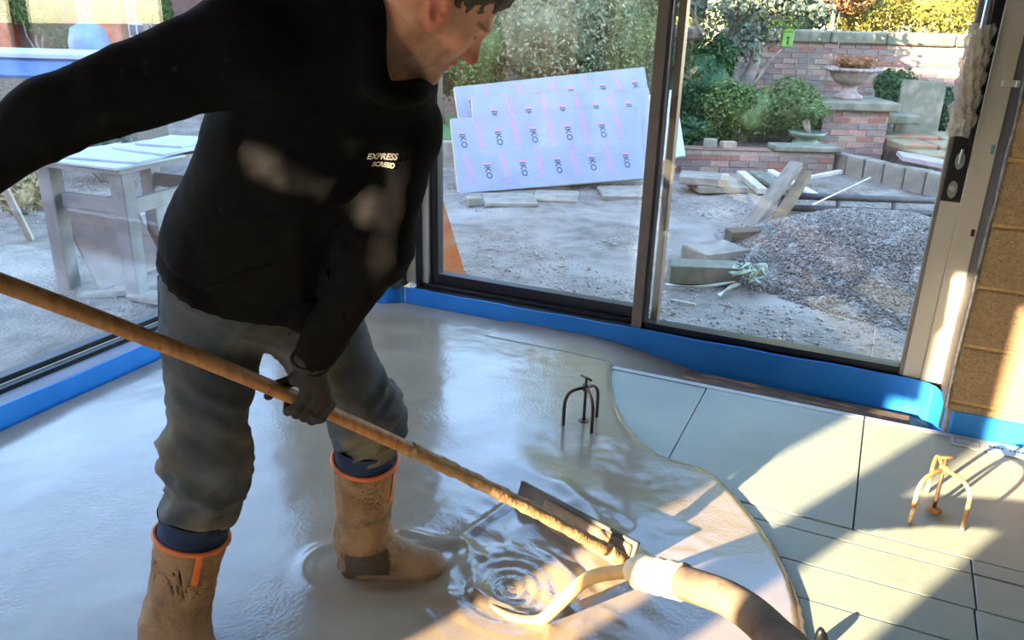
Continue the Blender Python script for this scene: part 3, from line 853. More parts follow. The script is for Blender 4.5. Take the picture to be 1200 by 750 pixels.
HOLES = []  # sweatshirt points to be sunlit through holes in the added rear mask
def make_hoodie():
    low = spine(.02)
    hemn = nrm(U_ * .86 + np.array([0, 0, 1.0]) * .25 - Fx * .12)
    torso = union([
        (s_el(spine(.72), RTOR, (.190, .130, .190)), .05), (s_el(spine(.47) + .012 * Fx, RTOR, (.188, .145, .20)), .08),
        (s_el(spine(.24) + .015 * Fx, RTOR, (.200, .155, .17)), .08), (s_el(spine(.10) + .005 * Fx, RTOR, (.190, .148, .12)), .06),
        (s_rc(spine(.90), J['Rsh'], .085, .088), .06), (s_rc(spine(.88), J['Lsh'], .085, .082), .06)])
    ring = catmull_closed([W(438, 0, 1.40), W(436, 55, 1.375), W(440, 100, 1.375), W(462, 112, 1.385), W(488, 108, 1.42), W(499, 100, 1.50), W(492, 70, 1.57), W(470, 20, 1.59), W(448, -25, 1.50)], 3)
    collar = union([(s_rc(ring[i], ring[(i + 1) % len(ring)], .019, .019), .012) for i in range(len(ring))])
    arms = union([
        (s_rc(J['Rsh'], J['Rel'], .082, .057), .05), (s_rc(J['Rel'], J['Rwr'], .057, .043), .03),
        (s_rc(J['Lsh'], J['Lel'], .080, .062), .045), (s_rc(J['Lel'], J['Lwr'] + (J['Lel'] - J['Lwr']) * .02, .060, .040), .03)])
    hood = union([(s_el(W(392, 20, 1.46), RTOR, (.10, .10, .10)), .03), (s_el(W(412, 70, 1.43), RTOR, (.062, .055, .072)), .05), (s_el(W(430, -25, 1.52), RTOR, (.09, .07, .07)), .05), (s_el(W(470, 95, 1.50), RTOR, (.055, .06, .05)), .05)])
    hole = s_rc(W(455, 70, 1.475), W(510, 10, 1.46), .048, .075)
    def f(p):
        d = smax(torso(p), (low - p) @ hemn, .01)
        d = smin(d, hood(p), .05)
        d = smin(d, arms(p), .018)
        d = smin(d, collar(p), .022)
        return smax(d, -hole(p), .012)
    pts = np.array([J['Rsh'], J['Lsh'], J['Rel'], J['Rwr'], J['Lel'], J['Lwr'], spine(0), spine(1)])
    V, F = surf_nets(f, pts.min(0) - .22, pts.max(0) + .19, .0085)
    V = relax(V, F, 3, .5); N = vnormals(V, F)
    V = folds(V, N, [
        (J['Lel'], .13, (J['Lwr'] - J['Lsh']) + .25 * Lx, .055, .0045, 5.0, 1), (J['Rel'], .20, (J['Rwr'] - J['Rsh']) + .35 * U_, .085, .0045, 6.0, 2),
        (J['Rsh'] - .06 * U_ + .04 * Lx, .20, Lx - .8 * U_, .090, .007, 4.5, 3), (spine(.25) - .12 * Lx, .24, Lx * .9 + .25 * U_, .095, .009, 4.5, 4),
        (spine(.15) + .05 * Lx, .2, U_ + .5 * Lx, .08, .006, 4.5, 5), (J['Lsh'] - .1 * U_, .14, Lx + .5 * U_, .075, .006, 4, 6),
        (spine(.55) + .1 * Fx, .18, Lx * .9 - .35 * U_, .11, .007, 4, 7), (J['Lwr'] + .2 * (J['Lel'] - J['Lwr']), .07, J['Lwr'] - J['Lel'], .028, .003, 2, 8)])
    V = relax(V, F, 1, .5)
    N = vnormals(V, F); V = V + N * (.0025 * fbm(V, 16, 77, 3))[:, None]
    ho = np_mesh('hooded_sweatshirt', V, F, m_hood, man)
    # hem band, cuffs, drawstring
    tree = BVHTree.FromPolygons([tuple(v) for v in V], [tuple(f_) for f_ in F.tolist()])
    for px, py in ((311, 158), (379, 180)):
        best = None
        for dx in range(-40, 41, 8):
            for dy in range(-16, 97, 8):
                hh = tree.ray_cast(Vector(CAM), Vector(nrm(ray(px + dx, py + dy))), 4.0)
                if hh[0] is None: continue
                bl = tree.ray_cast(hh[0] - SUN_DIR * .012, -SUN_DIR, 3.0)
                bl2 = tree.ray_cast(hh[0] - SUN_DIR * .012 + Vector((0, 0, .03)), -SUN_DIR, 3.0)
                sc = dx * dx + dy * dy + (1e6 if bl[0] is not None or bl2[0] is not None else 0) + (5e5 if hh[1].dot(-SUN_DIR) < .25 else 0)
                if best is None or sc < best[0]: best = (sc, np.array(hh[0]))
        if best and best[0] < 4e5: HOLES.append(best[1])
    hb = MB(); ringv = []; nseg = 72
    c0 = low + hemn * .028; bx = nrm(Lx - hemn * (Lx @ hemn)); by = np.cross(hemn, bx)
    for k in range(nseg):
        a = 2 * math.pi * k / nseg; dv = math.cos(a) * bx + math.sin(a) * by
        hit = tree.ray_cast(Vector(c0 + dv * .6), Vector(-dv), .6)
        r = .17 if hit[0] is None else .6 - hit[3]
        ringv.append((dv, min(max(r, .11), .225)))
    prof = [(-.052, -.012), (-.050, .006), (-.03, .012), (.0, .012), (.020, .004), (.024, -.014)]
    vs = []; fs = []
    for (dv, r), k in zip(ringv, range(nseg)):
        for (h_, o_) in prof: vs.append(c0 + hemn * h_ + dv * (r - .012 + o_ + .0016 * (-1) ** k))
    n_ = len(prof)
    for k in range(nseg):
        k2 = (k + 1) % nseg
        for j in range(n_ - 1): fs.append((k * n_ + j, k2 * n_ + j, k2 * n_ + j + 1, k * n_ + j + 1))
    hb.add(vs, fs).build('hem_band', m_hood, ho, True)
    # kangaroo pocket seam
    def on(p, dirv, off=.002):
        h = tree.ray_cast(Vector(p + dirv * .5), Vector(-dirv), 1.0)
        return np.array(h[0]) + dirv * off if h[0] is not None else p
    for sg in (-1, 1):
        pts_ = [on(spine(t) + Lx * sg * x, Fx, .0015) for t, x in ((.34, .055), (.28, .085), (.20, .115), (.12, .135))]
        MB().tube(pts_, .0028, 6).build('pocket_seam', m_hood, ho, True)
    # chest lettering, draped on the cloth
    m_txt = mat('cream_stitching', (222, 212, 190), rough=0.8)
    tb = MB()
    cc = W(447, 187, 1.45)
    h = tree.ray_cast(Vector(CAM), Vector(nrm(ray(447, 187))), 4.0)
    P0, N0 = np.array(h[0]), np.array(h[1])
    tx = nrm(ray(475, 197.5) * 1.0 - ray(419, 178.5)); tx = nrm(tx - N0 * (tx @ N0)); ty = np.cross(N0, tx)
    if ty @ UP < 0: ty = -ty
    for txt, size, dx, dy in (('EXPRESS', .0165, 0, .0075), ('SCREED', .0125, .004, -.0085)):
        tv, tf = text_mesh(txt, size, .0006)
        out = []
        for v in tv:
            p = P0 + tx * (v[0] * .92 + dx + .22 * v[1]) + ty * (v[1] + dy)
            hh = tree.ray_cast(Vector(p + N0 * .05), Vector(-N0), .12)
            out.append((np.array(hh[0]) if hh[0] is not None else p) + N0 * .0022)
        tb.add(out, tf)
    t_o = tb.build('chest_lettering', m_txt, ho); t_o['label'] = 'cream lettering on the chest'
make_hoodie()

def make_jeans():
    def leg(hip, kn, ank, s):
        top = ank + (kn - ank) * s
        return [(s_rc(hip, kn, .108, .086), .06), (s_rc(kn, top, .086, .083), .04)]
    prim = [(s_el(J['pel'] + .0 * Pf, RPEL, (.172, .135, .14)), .05)] + leg(J['Rhip'], J['Rknee'], J['Rank'], .77) + leg(J['Lhip'], J['Lknee'], J['Lank'], .905)
    u = union(prim)
    def f(p):
        return smax(u(p), (p - (spine(.16))) @ Pu, .02)
    pts = np.array([J['Rhip'], J['Lhip'], J['Rknee'], J['Lknee'], J['pel'], J['Rank'] * .45 + J['Rknee'] * .55, J['Lank'] * .45 + J['Lknee'] * .55])
    V, F = surf_nets(f, pts.min(0) - .2, pts.max(0) + .2, .0085)
    V = relax(V, F, 2, .5); N = vnormals(V, F)
    rb = J['Rank'] + (J['Rknee'] - J['Rank']) * .80; lb = J['Lank'] + (J['Lknee'] - J['Lank']) * .92
    V = folds(V, N, [
        (rb, .15, nrm(J['Rank'] - J['Rknee']) + .35 * E1, .038, .020, 4.5, 11), (lb, .14, nrm(J['Lank'] - J['Lknee']) + .35 * E1, .036, .018, 4.5, 12),
        (J['Rknee'], .15, nrm(J['Rank'] - J['Rhip']) - .5 * E1, .050, .014, 4.5, 13), (J['Lknee'], .15, nrm(J['Lank'] - J['Lhip']) + .6 * E1, .046, .014, 4.5, 14),
        (J['Rhip'] - .10 * np.array([0, 0, 1]), .18, np.array([0, 0, 1.]) + .7 * E1, .055, .012, 4, 15), (J['Lhip'] - .08 * np.array([0, 0, 1]), .17, np.array([0, 0, 1.]) - .8 * E1, .05, .012, 4, 16)])
    V = relax(V, F, 1, .4); N = vnormals(V, F); V = V + N * (.002 * fbm(V, 20, 55, 3))[:, None]
    jo = np_mesh('jeans', V, F, m_denim, man)
    tree = BVHTree.FromPolygons([tuple(v) for v in V], [tuple(f_) for f_ in F.tolist()])
    # dark turned cuffs resting on the boots
    for kn, ank, s, sgn in ((J['Rknee'], J['Rank'], .575, 0), (J['Lknee'], J['Lank'], .71, 1)):
        ax = nrm(ank - kn); c = ank + (kn - ank) * s; b = nrm(np.cross(ax, [0, 1, 0])); b2 = np.cross(ax, b)
        vs = []; fs = []; ns, nr = 9, 36
        for i in range(ns):
            t = i / (ns - 1)
            for k in range(nr):
                a = 2 * math.pi * k / nr
                r = .080 - .006 * t + .003 * math.sin(t * 9 + 2 * math.sin(a)) + .002 * math.sin(3 * a + 5 * t)
                vs.append(c + ax * (-.055 + .075 * t) + r * (math.cos(a) * b + math.sin(a) * b2))
        for i in range(ns - 1):
            for k in range(nr): fs.append((i * nr + k, i * nr + (k + 1) % nr, (i + 1) * nr + (k + 1) % nr, (i + 1) * nr + k))
        MB().add(vs, fs).build('trouser_cuff', m_denimd, jo, True)
    # side tool pocket
    pk = W(199, 352, 1.70)
    def hitp(px, py, off=.004):
        h = tree.ray_cast(Vector(CAM), Vector(nrm(ray(px, py))), 4.0)
        return None if h[0] is None else np.array(h[0]) + np.array(h[1]) * off
    sp = []
    for (px, py) in ((226, 335), (240, 341), (262, 344), (285, 341)):
        q = hitp(px, py)
        if q is not None: sp.append(q)
    if len(sp) > 2: MB().tube(sp, .0022, 6).build('pocket_seam', m_denimd, jo, True)
    fl = [hitp(px, py) for px, py in ((346, 352), (349, 366), (346, 380), (338, 392))]
    fl = [q for q in fl if q is not None]
    if len(fl) > 2: MB().tube(fl, .003, 6).build('fly_seam', m_denimd, jo, True)
    pb = MB()
    pc = J['Rhip'] - Pl * .098 - Pu * .03 - Pf * .015
    pb.box(pc, (.035, .085, .15), np.stack([Pl, Pf, Pu]).T, bev=.012)
    pb.build('tool_pocket', m_denimd, jo, True)
make_jeans()

def make_boot(ank, kn, heel, toe, top_s, first):
    ax = nrm(kn - ank); top = ank + (kn - ank) * top_s
    fd = nrm(np.append(toe - heel, 0)); sd = np.array([-fd[1], fd[0], 0])
    H3 = np.append(heel, 0.0); T3 = np.append(toe, 0.0)
    an = ank.copy()
    prim = [(s_rc(top + ax * .02, an + ax * .05, .083, .068), .03), (s_rc(an + ax * .06, H3 + fd * .045 + np.array([0, 0, .06]), .066, .050), .04),
            (s_rc(H3 + fd * .05 + np.array([0, 0, .045]), T3 - fd * .05 + np.array([0, 0, .040]), .047, .046), .05),
            (s_rc(an + np.array([0, 0, .03]), T3 - fd * .11 + np.array([0, 0, .045]), .058, .042), .05)]
    u = union(prim)
    inner = s_rc(top + ax * .1, top - ax * .10, .076, .070)
    def f(p):
        d = u(p)
        d = smax(d, (p - top) @ ax, .004)
        d = np.maximum(d, .004 - p[:, 2])
        return smax(d, -inner(p), .004)
    lo = np.minimum(np.minimum(top, H3), T3) - .11; hi = np.maximum(np.maximum(top, H3), T3) + .11; lo[2] = -.02
    V, F = surf_nets(f, lo, hi, .006)
    V = relax(V, F, 2, .5); N = vnormals(V, F)
    V = folds(V, N, [(an + ax * .10, .09, ax + .15 * fd, .045, .005, 2.5, 31), (top - ax * .09, .08, ax - .3 * fd, .06, .004, 2.5, 32)])
    V = V + N * (.0022 * fbm(V, 34, 61, 3) + .004 * np.clip(fbm(V, 12, 63, 2) - .35, 0, 1))[:, None]
    V[:, 2] = np.maximum(V[:, 2], .003)
    bo = np_mesh('boot', V, F, m_boot, man)
    b1 = nrm(np.cross(ax, [0, 1, 0])); b2 = np.cross(ax, b1)
    rim = [top + ax * -.004 + .083 * (math.cos(a) * b1 + math.sin(a) * b2) for a in np.linspace(0, 2 * math.pi, 33)]
    MB().tube(rim, .006, 8).build('orange_rim', m_orange, bo, True)
    tree = BVHTree.FromPolygons([tuple(v) for v in V], [tuple(f_) for f_ in F.tolist()])
    def patch(name, m_, cen, dirv, uu, w, h, off):
        vv = np.cross(dirv, uu); vs = []; fs = []; n1, n2 = 9, 9
        for i in range(n1):
            for j in range(n2):
                p = cen + uu * h * (i / (n1 - 1) - .5) + vv * w * (j / (n2 - 1) - .5)
                hh = tree.ray_cast(Vector(p + dirv * .2), Vector(-dirv), .35)
                vs.append((np.array(hh[0]) if hh[0] is not None else p) + dirv * off)
        for i in range(n1 - 1):
            for j in range(n2 - 1): fs.append((i * n2 + j, i * n2 + j + 1, (i + 1) * n2 + j + 1, (i + 1) * n2 + j))
        MB().add(vs, fs).build(name, m_, bo, True)
    toc = nrm((CAM - an) * np.array([1, 1, 0.0]))
    if first:
        patch('ankle_patch', m_bootd, an + fd * .012 - np.array([0, 0, .012]), toc, np.array([0, 0, 1.0]), .115, .085, .003)
        patch('orange_stripe', m_orange, top - ax * .07 + b1 * 0, nrm(E1 * .95 - E2 * .30), ax, .012, .13, .003)
        patch('orange_stripe', m_orange, np.append(heel, .045) + fd * .01, nrm(-E1 * .8 - E2 * .5), np.array([0, 0, 1.0]), .012, .05, .003)
    else:
        patch('orange_stripe', m_orange, top - ax * .05, nrm(toc + E1 * .12), ax, .016, .085, .003)
make_boot(J['Lank'], J['Lknee'], HEEL, TOE, .71, True)
rh = np.array(J['Rank'][:2]); rdir = (E1 * .80 - E2 * .6)[:2]; rdir = rdir / np.linalg.norm(rdir)
make_boot(J['Rank'], J['Rknee'], rh - rdir * .075, rh + rdir * .205, .575, False)

# ================================================================== SQUEEGEE
PB = GZ(728, 654, 0.05); PHD = W(357, 471, 1.575)
PL = W(0, 331, 1.27)
def catmull(P, n=10):
    P = [np.asarray(p, float) for p in P]; out = []
    Q = [2 * P[0] - P[1]] + P + [2 * P[-1] - P[-2]]
    for i in range(1, len(Q) - 2):
        for t in np.linspace(0, 1, n, endpoint=False):
            a, b, c, d = Q[i - 1], Q[i], Q[i + 1], Q[i + 2]
            out.append(.5 * (2 * b + (c - a) * t + (2 * a - 5 * b + 4 * c - d) * t * t + (3 * b - a - 3 * c + d) * t ** 3))
    return out + [P[-1]]
PM = W(560, 562, 1.80)
pole_end = PL + (PL - PHD) * .42
_t1 = np.linalg.norm(PHD - PL) / (np.linalg.norm(PHD - PL) + np.linalg.norm(PB - PHD))
_cp = (PHD - (1 - _t1) ** 2 * PL - _t1 ** 2 * PB) / (2 * _t1 * (1 - _t1))
pole_pts = [(1 - t) ** 2 * PL + 2 * t * (1 - t) * _cp + t * t * PB for t in np.linspace(-.36, 1, 40)]
PM = pole_pts[30]
sq = thing('squeegee', (PB[0], PB[1], 0.0), 'long wooden-handled screed squeegee with a mud-coated blade held by the worker', 'squeegee')
npole = len(pole_pts)
MB().tube(pole_pts, [.0165] * npole, 14).build('pole', m_mudw, sq, True)
m_mud = mat('tan_screed_crust', (168, 138, 100), (142, 114, 82), rough=0.8, scale=40, bump=0.8, bscale=80, bdist=.006, c3=(168, 104, 64), s3=14, t3=(.6, .7))
sl = [p for p in catmull(pole_pts[26:39], 3)]
MB().tube(sl, [.0185 + .0014 * math.sin(i * 1.3) + .0012 * math.sin(i * 2.9) for i in range(len(sl))], 12).build('screed_crust', m_mud, sq, True)
m_blade = mat('grey_steel_blade', (96, 92, 88), (70, 66, 62), rough=0.45, scale=12, metal=.2, bump=.3, bscale=40, bdist=.004)
m_bladem = mat('muddy_blade', (140, 118, 92), (112, 92, 70), rough=0.5, scale=14, bump=.5, bscale=50, bdist=.005)
b0 = np.append(BL0, .012); b1 = np.append(BL1, .012)
bax = nrm(b1 - b0); bn = nrm(np.cross([0, 0, 1.0], bax)); 
if bn @ E2 < 0: bn = -bn
blen = np.linalg.norm(b1 - b0)
Rb = np.stack([bax, nrm(bn * .97 - np.array([0, 0, 1]) * .0), np.array([0, 0, 1.0])]).T
tiltR = Rb @ rotx(math.radians(-22))
bc = (b0 + b1) / 2 + np.array([0, 0, .042])
MB().box(bc, (blen, .010, .095), tiltR, bev=.003).build('blade', m_blade, sq)
MB().box(bc + tiltR @ np.array([.05, -.010, -.004]), (blen * .72, .012, .085), tiltR, bev=.006).build('mud_layer', m_bladem, sq)
MB().box(bc + tiltR @ np.array([0, 0, .048]), (blen * 1.0, .016, .010), tiltR, bev=.003).build('blade_channel', m_blade, sq)
so = catmull([PB * .9 + PM * .1 , PB + np.array([0, 0, .0]), bc + tiltR @ np.array([.10, -.02, .02])], 5)
MB().tube(so, [.021] * len(so), 12).build('socket', m_mud, sq, True)

# ================================================================== GLOVES
def pole_at(p):
    arr = np.array(pole_pts); i = int(np.argmin(np.linalg.norm(arr - p, axis=1))); i = min(max(i, 1), len(arr) - 2)
    return arr[i], nrm(arr[i + 1] - arr[i - 1])
def make_glove(target, wrist, thumb_dir, name):
    c, t = pole_at(target)
    up = wrist - c; up = nrm(up - t * (up @ t))               # from the pole to the wrist
    n = np.cross(up, t); n = n if n @ (CAM - c) > 0 else -n     # back of the hand faces the camera
    sgn = thumb_dir
    def at(ang, r, s): a = math.radians(ang); return c + t * s + r * (math.cos(a) * n + math.sin(a) * up)
    parts = [(s_rc(wrist + (c - wrist) * -.12, wrist + (c - wrist) * .22, .034, .032), .02)]
    for s in (-.027, -.009, .009, .027):
        parts.append((s_rc(wrist + t * s * .5 + n * .006, at(62, .040, s), .018, .015), .016))
    L = [(-.031, 1.0), (-.0105, 1.06), (.0105, 1.0), (.030, .86)]
    fing = []
    for s0, ln in L:
        s = s0 * -sgn
        k = [at(58, .040, s), at(4, .034, s * 1.02), at(-58, .0315, s * 1.0), at(-58 - 62 * ln, .029, s * .97)]
        ch = union([(s_rc(k[0], k[1], .0125, .0112), .004), (s_rc(k[1], k[2], .0112, .0102), .004), (s_rc(k[2], k[3], .0102, .0090), .004)])
        fing.append(ch)
    th = [wrist * .45 + c * .55 + t * sgn * .030 - n * .004, at(128, .033, sgn * .052), at(196, .031, sgn * .066), at(248, .036, sgn * .074)]
    thumb = union([(s_rc(th[0], th[1], .017, .0135), .006), (s_rc(th[1], th[2], .0135, .0115), .004), (s_rc(th[2], th[3], .0115, .0100), .004)])
    palm = union(parts)
    def f(p):
        d = palm(p)
        fd = None
        for g in fing:
            v = g(p); fd = v if fd is None else np.minimum(fd, v)
        # a shallow groove stays between neighbouring fingers
        d = smin(d, fd, .010); return smin(d, thumb(p), .010)
    lo = np.minimum(c, wrist) - .11; hi = np.maximum(c, wrist) + .11
    V, F = surf_nets(f, lo, hi, .0030)
    V = relax(V, F, 1, .5); N = vnormals(V, F)
    V = V + N * (.0008 * fbm(V, 70, 91, 2))[:, None]
    g = np_mesh('glove', V, F, m_glove, man)
    axw = nrm(c - wrist); b1_ = nrm(np.cross(axw, t)); b2_ = np.cross(axw, b1_)
    cuff = [wrist + axw * -.008 + .037 * (math.cos(a) * b1_ + math.sin(a) * b2_) for a in np.linspace(0, 2 * math.pi, 25)]
    MB().tube(cuff, .006, 8).build('glove_cuff', m_glove, g, True)
make_glove(PHD, J['Lwr'], -1, 'left')
make_glove(pole_end * .35 + PL * .65 + (PL - PHD) * 0, J['Rwr'], 1, 'right')

# ================================================================== HOSE
m_hose1 = mat('cream_hose_end', (206, 176, 120), (186, 152, 100), rough=0.6, scale=20, bump=.3, bscale=60, bdist=.003)
m_hose2 = mat('dusty_grey_hose', (128, 110, 92), (84, 70, 60), rough=0.75, scale=10, bump=.4, bscale=60, bdist=.004, c3=(52, 42, 38), s3=9, t3=(.58, .68))
m_tapeh = mat('white_cloth_tape', (228, 214, 190), (208, 190, 160), rough=0.7, scale=30, bump=.4, bscale=70, bdist=.003)
hj = GZ(742, 668, .30)
hose = thing('hose', (HC[0], HC[1], 0.0), 'pale taped delivery hose pouring screed in front of the squeegee blade', 'hose')
n1p = catmull([GZ(575, 712, .022), GZ(600, 724, .026), GZ(632, 727, .034), GZ(655, 708, .10), GZ(690, 678, .22), hj], 8)
MB().tube(n1p, [.010 + .007 * min(1, i / 22) for i in range(len(n1p))], 14).build('nozzle_tube', m_hose1, hose, True)
hp1, hp2, hp3 = GZ(800, 682, .37), GZ(858, 704, .41), GZ(905, 742, .45)
tp = catmull([hj + (hj - hp1) * .05, hj * .6 + hp1 * .4, hp1], 8)
MB().tube(tp, [.024 + .016 * min(1, i / 4) + .002 * math.sin(i * 2) for i in range(len(tp))], 16).build('tape_wrap', m_tapeh, hose, True)
hp4 = GZ(945, 800, .50)
hz = catmull([hp1, hp2, hp3, hp4, np.array([.10, .65, .60]), np.array([.24, .1, .52]), np.array([.45, -.45, .20]), np.array([.6, -.85, .04]), np.array([.9, -1.5, .04])], 9)
MB().tube(hz, .036, 18).build('hose_pipe', m_hose2, hose, True)
MB().tube([hj + (hj - hp1) * .04, hj * .93 + hp1 * .07], .027, 16).build('hose_clamp', m_hose1, hose, True)
# dark rubber strap end beside the pool edge
st = thing('rubber_strap', tuple(GZ(962, 760, .0)), 'dark rubber strap end sticking up beside the screed edge', 'strap')
c_ = GZ(962, 756, 0.0); hgt = .052
sv = []
for i in range(9):
    t = i / 8; w_ = .017 * (1 - .25 * t) * math.sqrt(max(.05, 1 - t ** 4)); sv.append((c_ + np.array([.0, .0, hgt * t]) - E1 * .006 * t, w_))
mb = MB(); vs = []; fs = []
for p, w_ in sv:
    for sx, sy in ((-1, -1), (1, -1), (1, 1), (-1, 1)): vs.append(p + E1 * w_ * sx + E2 * .007 * sy)
for i in range(8):
    for k in range(4): fs.append((i * 4 + k, i * 4 + (k + 1) % 4, i * 4 + 4 + (k + 1) % 4, i * 4 + 4 + k))
fs += [(0, 1, 2, 3), (32, 33, 34, 35)]
mb.add(vs, fs).build('strap_end', m_black, st, True)
MB().box(c_ + E1 * .01 - E2 * .04 + np.array([0, 0, .004]), (.035, .08, .008), rotz(YAW + .2), bev=.002).build('strap_tail', m_black, st)

# ================================================================== LEVEL TRIPODS
m_rust = mat('rusty_steel', (190, 150, 96), (150, 92, 48), rough=0.6, scale=16, bump=.4, bscale=60, bdist=.003, c3=(226, 204, 160), s3=11, t3=(.5, .6))
m_dkrust = mat('dark_wet_steel', (74, 58, 46), (104, 80, 60), rough=0.45, scale=20, bump=.3, bscale=60, bdist=.002, metal=.3)
def tripod(cxy, feet, z0, htop, m_, label, rot, lean):
    c = np.array([cxy[0], cxy[1], 0])
    t = thing('level_tripod', (c[0], c[1], z0), label, 'level tripod', 'screed level tripods')
    hub = c + np.array([0, 0, z0 + htop * .80])
    for fx in feet:
        d = np.array([fx[0] - c[0], fx[1] - c[1], 0]); r = np.linalg.norm(d); d = d / r
        b = np.array([fx[0], fx[1], 0])
        pth = catmull([hub, hub + d * r * .45, hub + d * r * .78 - np.array([0, 0, .010]), b - d * r * .03 + np.array([0, 0, z0 + htop * .60]), b + np.array([0, 0, z0 + htop * .30]), b + np.array([0, 0, z0])], 6)
        MB().tube(pth, .0068, 10).build('leg', m_, t, True)
    MB().lathe([(.013, -.012), (.015, 0), (.013, .014)], hub, 14).build('hub', m_, t, True)
    top = c + lean + np.array([0, 0, z0 + htop])
    MB().tube([c + np.array([0, 0, z0 + .012]), top], .0062, 10).build('threaded_rod', m_dkrust, t, True)
    hd = np.array([math.cos(rot), math.sin(rot), 0]) * .028
    MB().tube([top - hd, top + hd], .005, 8).build('handle_bar', m_, t, True)
    MB().lathe([(.004, .014), (.020, .012), (.026, .006), (.026, .002), (.004, .0)], c + np.array([0, 0, z0 + .008]), 20).build('foot_disc', m_, t, True)
f2 = [GZ(1066, 613)[:2], GZ(1127, 622)[:2], GZ(1086, 577)[:2]]
tripod(GZ(1093, 601)[:2], f2, 0.001, .205, m_rust, 'rusty pale three-legged screed level tripod standing on the dry boards', YAW + .1, np.array([.0, 0, 0]))
f1 = [GZ(660, 499, .02)[:2], GZ(693, 508, .02)[:2], GZ(699, 489, .02)[:2]]
tripod(GZ(684, 494, .02)[:2], f1, .006, .200, m_dkrust, 'dark steel three-legged screed level tripod standing in the wet screed', YAW - .9, np.array([-.0, 0, 0]))

# ================================================================== REAR WALL (behind the viewer): glazed opening that lets the low sun in
RW = -1.8
def rear_wall():
    sd = np.array(SUN_DIR); hl = []
    for i_, p in enumerate(HOLES):
        b = p - sd * ((p[1] - RW) / sd[1]); hl.append((b[0] - .020, b[0] + .020, b[2] - .045, b[2] + .012) if i_ == 0 else (b[0] - .006, b[0] + .026, b[2] - .012, b[2] + .05))
    def slabs(x0, x1, z0, z1, y0, y1, op):
        xs = sorted({x0, x1} | {v for o in op for v in o[:2]}); zs = sorted({z0, z1} | {v for o in op for v in o[2:]})
        wb = MB()
        for j in range(len(zs) - 1):
            def solid(i):
                cx, cz = (xs[i] + xs[i + 1]) / 2, (zs[j] + zs[j + 1]) / 2
                return not any(o[0] < cx < o[1] and o[2] < cz < o[3] for o in op)
            i = 0
            while i < len(xs) - 1:
                if not solid(i): i += 1; continue
                k = i
                while k + 1 < len(xs) - 1 and solid(k + 1): k += 1
                wb.bb((xs[i], y0, zs[j]), (xs[k + 1], y1, zs[j + 1])); i = k + 1
        return wb
    wb = slabs(-3.0, 2.59, -.07, 2.45, RW - .09, RW, [(-2.49, -2.165, -.07, 2.22), (-2.015, -1.67, -.07, 2.12)])
    bd = slabs(-2.489, -2.325, 1.62, 2.219, RW - .012, RW, hl)  # unseen panel added to mask the sun, holes aimed at the sweatshirt
    bd.bb((-2.3249, RW - .012, 2.19), (-2.1651, RW, 2.219))
    me = wb.mesh('wall_rear'); bm = bmesh.new(); bm.from_mesh(me); bmesh.ops.remove_doubles(bm, verts=bm.verts[:], dist=1e-4); bm.to_mesh(me); bm.free()
    w = tag(link('wall_rear', me, m_plaster), kind='structure')
    tag(bd.build('sun_mask_1', mat('sun_mask_board', (176, 146, 104), (156, 126, 88), rough=.8, scale=6)), kind='structure')
    film = glass_mat('sun_filter', 0.05, (.90, .89, .87, 1))  # tint added to weaken the sun bands on the floor
    wn_ = thing('window_1', (-2.1, RW, 0), kind='structure')
    MB().bb((-2.489, RW - .05, -.069), (-2.166, RW - .04, 1.62)).build('pane', film, wn_)
    MB().bb((-2.489, RW - .05, 1.621), (-2.166, RW - .04, 2.06)).build('pane', film, wn_)
    MB().bb((-2.014, RW - .05, -.069), (-1.671, RW - .04, 2.119)).build('pane', film, wn_)
rear_wall()
# ================================================================== GARDEN
G = GROUND
RG = rotz(YAW)
m_ground = mat('dusty_hardcore', (146, 133, 118), (116, 105, 94), rough=0.95, scale=7, bump=1.0, bscale=38, bdist=.04, c3=(168, 156, 142), s3=1.3, t3=(.45, .7))
m_stone = mat('grey_gravel', (146, 136, 124), (112, 103, 94), rough=0.9, scale=30, c3=(172, 164, 154), s3=22, t3=(.55, .65))
m_slab = mat('sandstone_slab', (152, 141, 124), (126, 115, 100), rough=0.9, scale=7, bump=.4, bscale=40, bdist=.006)
m_slabg = mat('mossy_slab', (116, 112, 92), (94, 94, 76), rough=0.9, scale=8, bump=.5, bscale=40, bdist=.006, c3=(136, 128, 110), s3=6)
m_flag = mat('yellow_flagstone', (146, 132, 100), (126, 108, 80), rough=0.9, scale=6, bump=.4, bscale=30, bdist=.01, c3=(178, 112, 82), s3=3, t3=(.56, .66))
m_brick = [mat('red_brick', (152, 104, 88), (130, 92, 80), rough=.9, scale=18, bump=.5, bscale=50, bdist=.005),
           mat('mauve_brick', (146, 122, 114), (126, 104, 98), rough=.9, scale=18, bump=.5, bscale=50, bdist=.005),
           mat('buff_brick', (168, 146, 126), (148, 124, 106), rough=.9, scale=18, bump=.5, bscale=50, bdist=.005),
           mat('grey_brick', (138, 124, 116), (118, 104, 98), rough=.9, scale=18, bump=.5, bscale=50, bdist=.005),
           mat('pink_brick', (176, 138, 124), (156, 118, 106), rough=.9, scale=18, bump=.5, bscale=50, bdist=.005)]
m_lime = mat('lime_mortar', (160, 146, 130), (138, 124, 110), rough=.95, scale=14)
m_timber = mat('weathered_timber', (138, 124, 106), (110, 98, 84), rough=.9, scale=5, stretch=(1, 9, 9), bump=.4, bscale=20, bdist=.006)
m_timberp = mat('pale_timber', (196, 184, 166), (170, 156, 138), rough=.85, scale=6, bump=.3, bscale=20, bdist=.005)
m_soil = mat('garden_soil', (92, 78, 62), (70, 60, 48), rough=.95, scale=9, bump=.8, bscale=30)
m_trunk = mat('grey_bark', (164, 154, 140), (128, 118, 106), rough=.95, scale=9, bump=.7, bscale=30, bdist=.02)

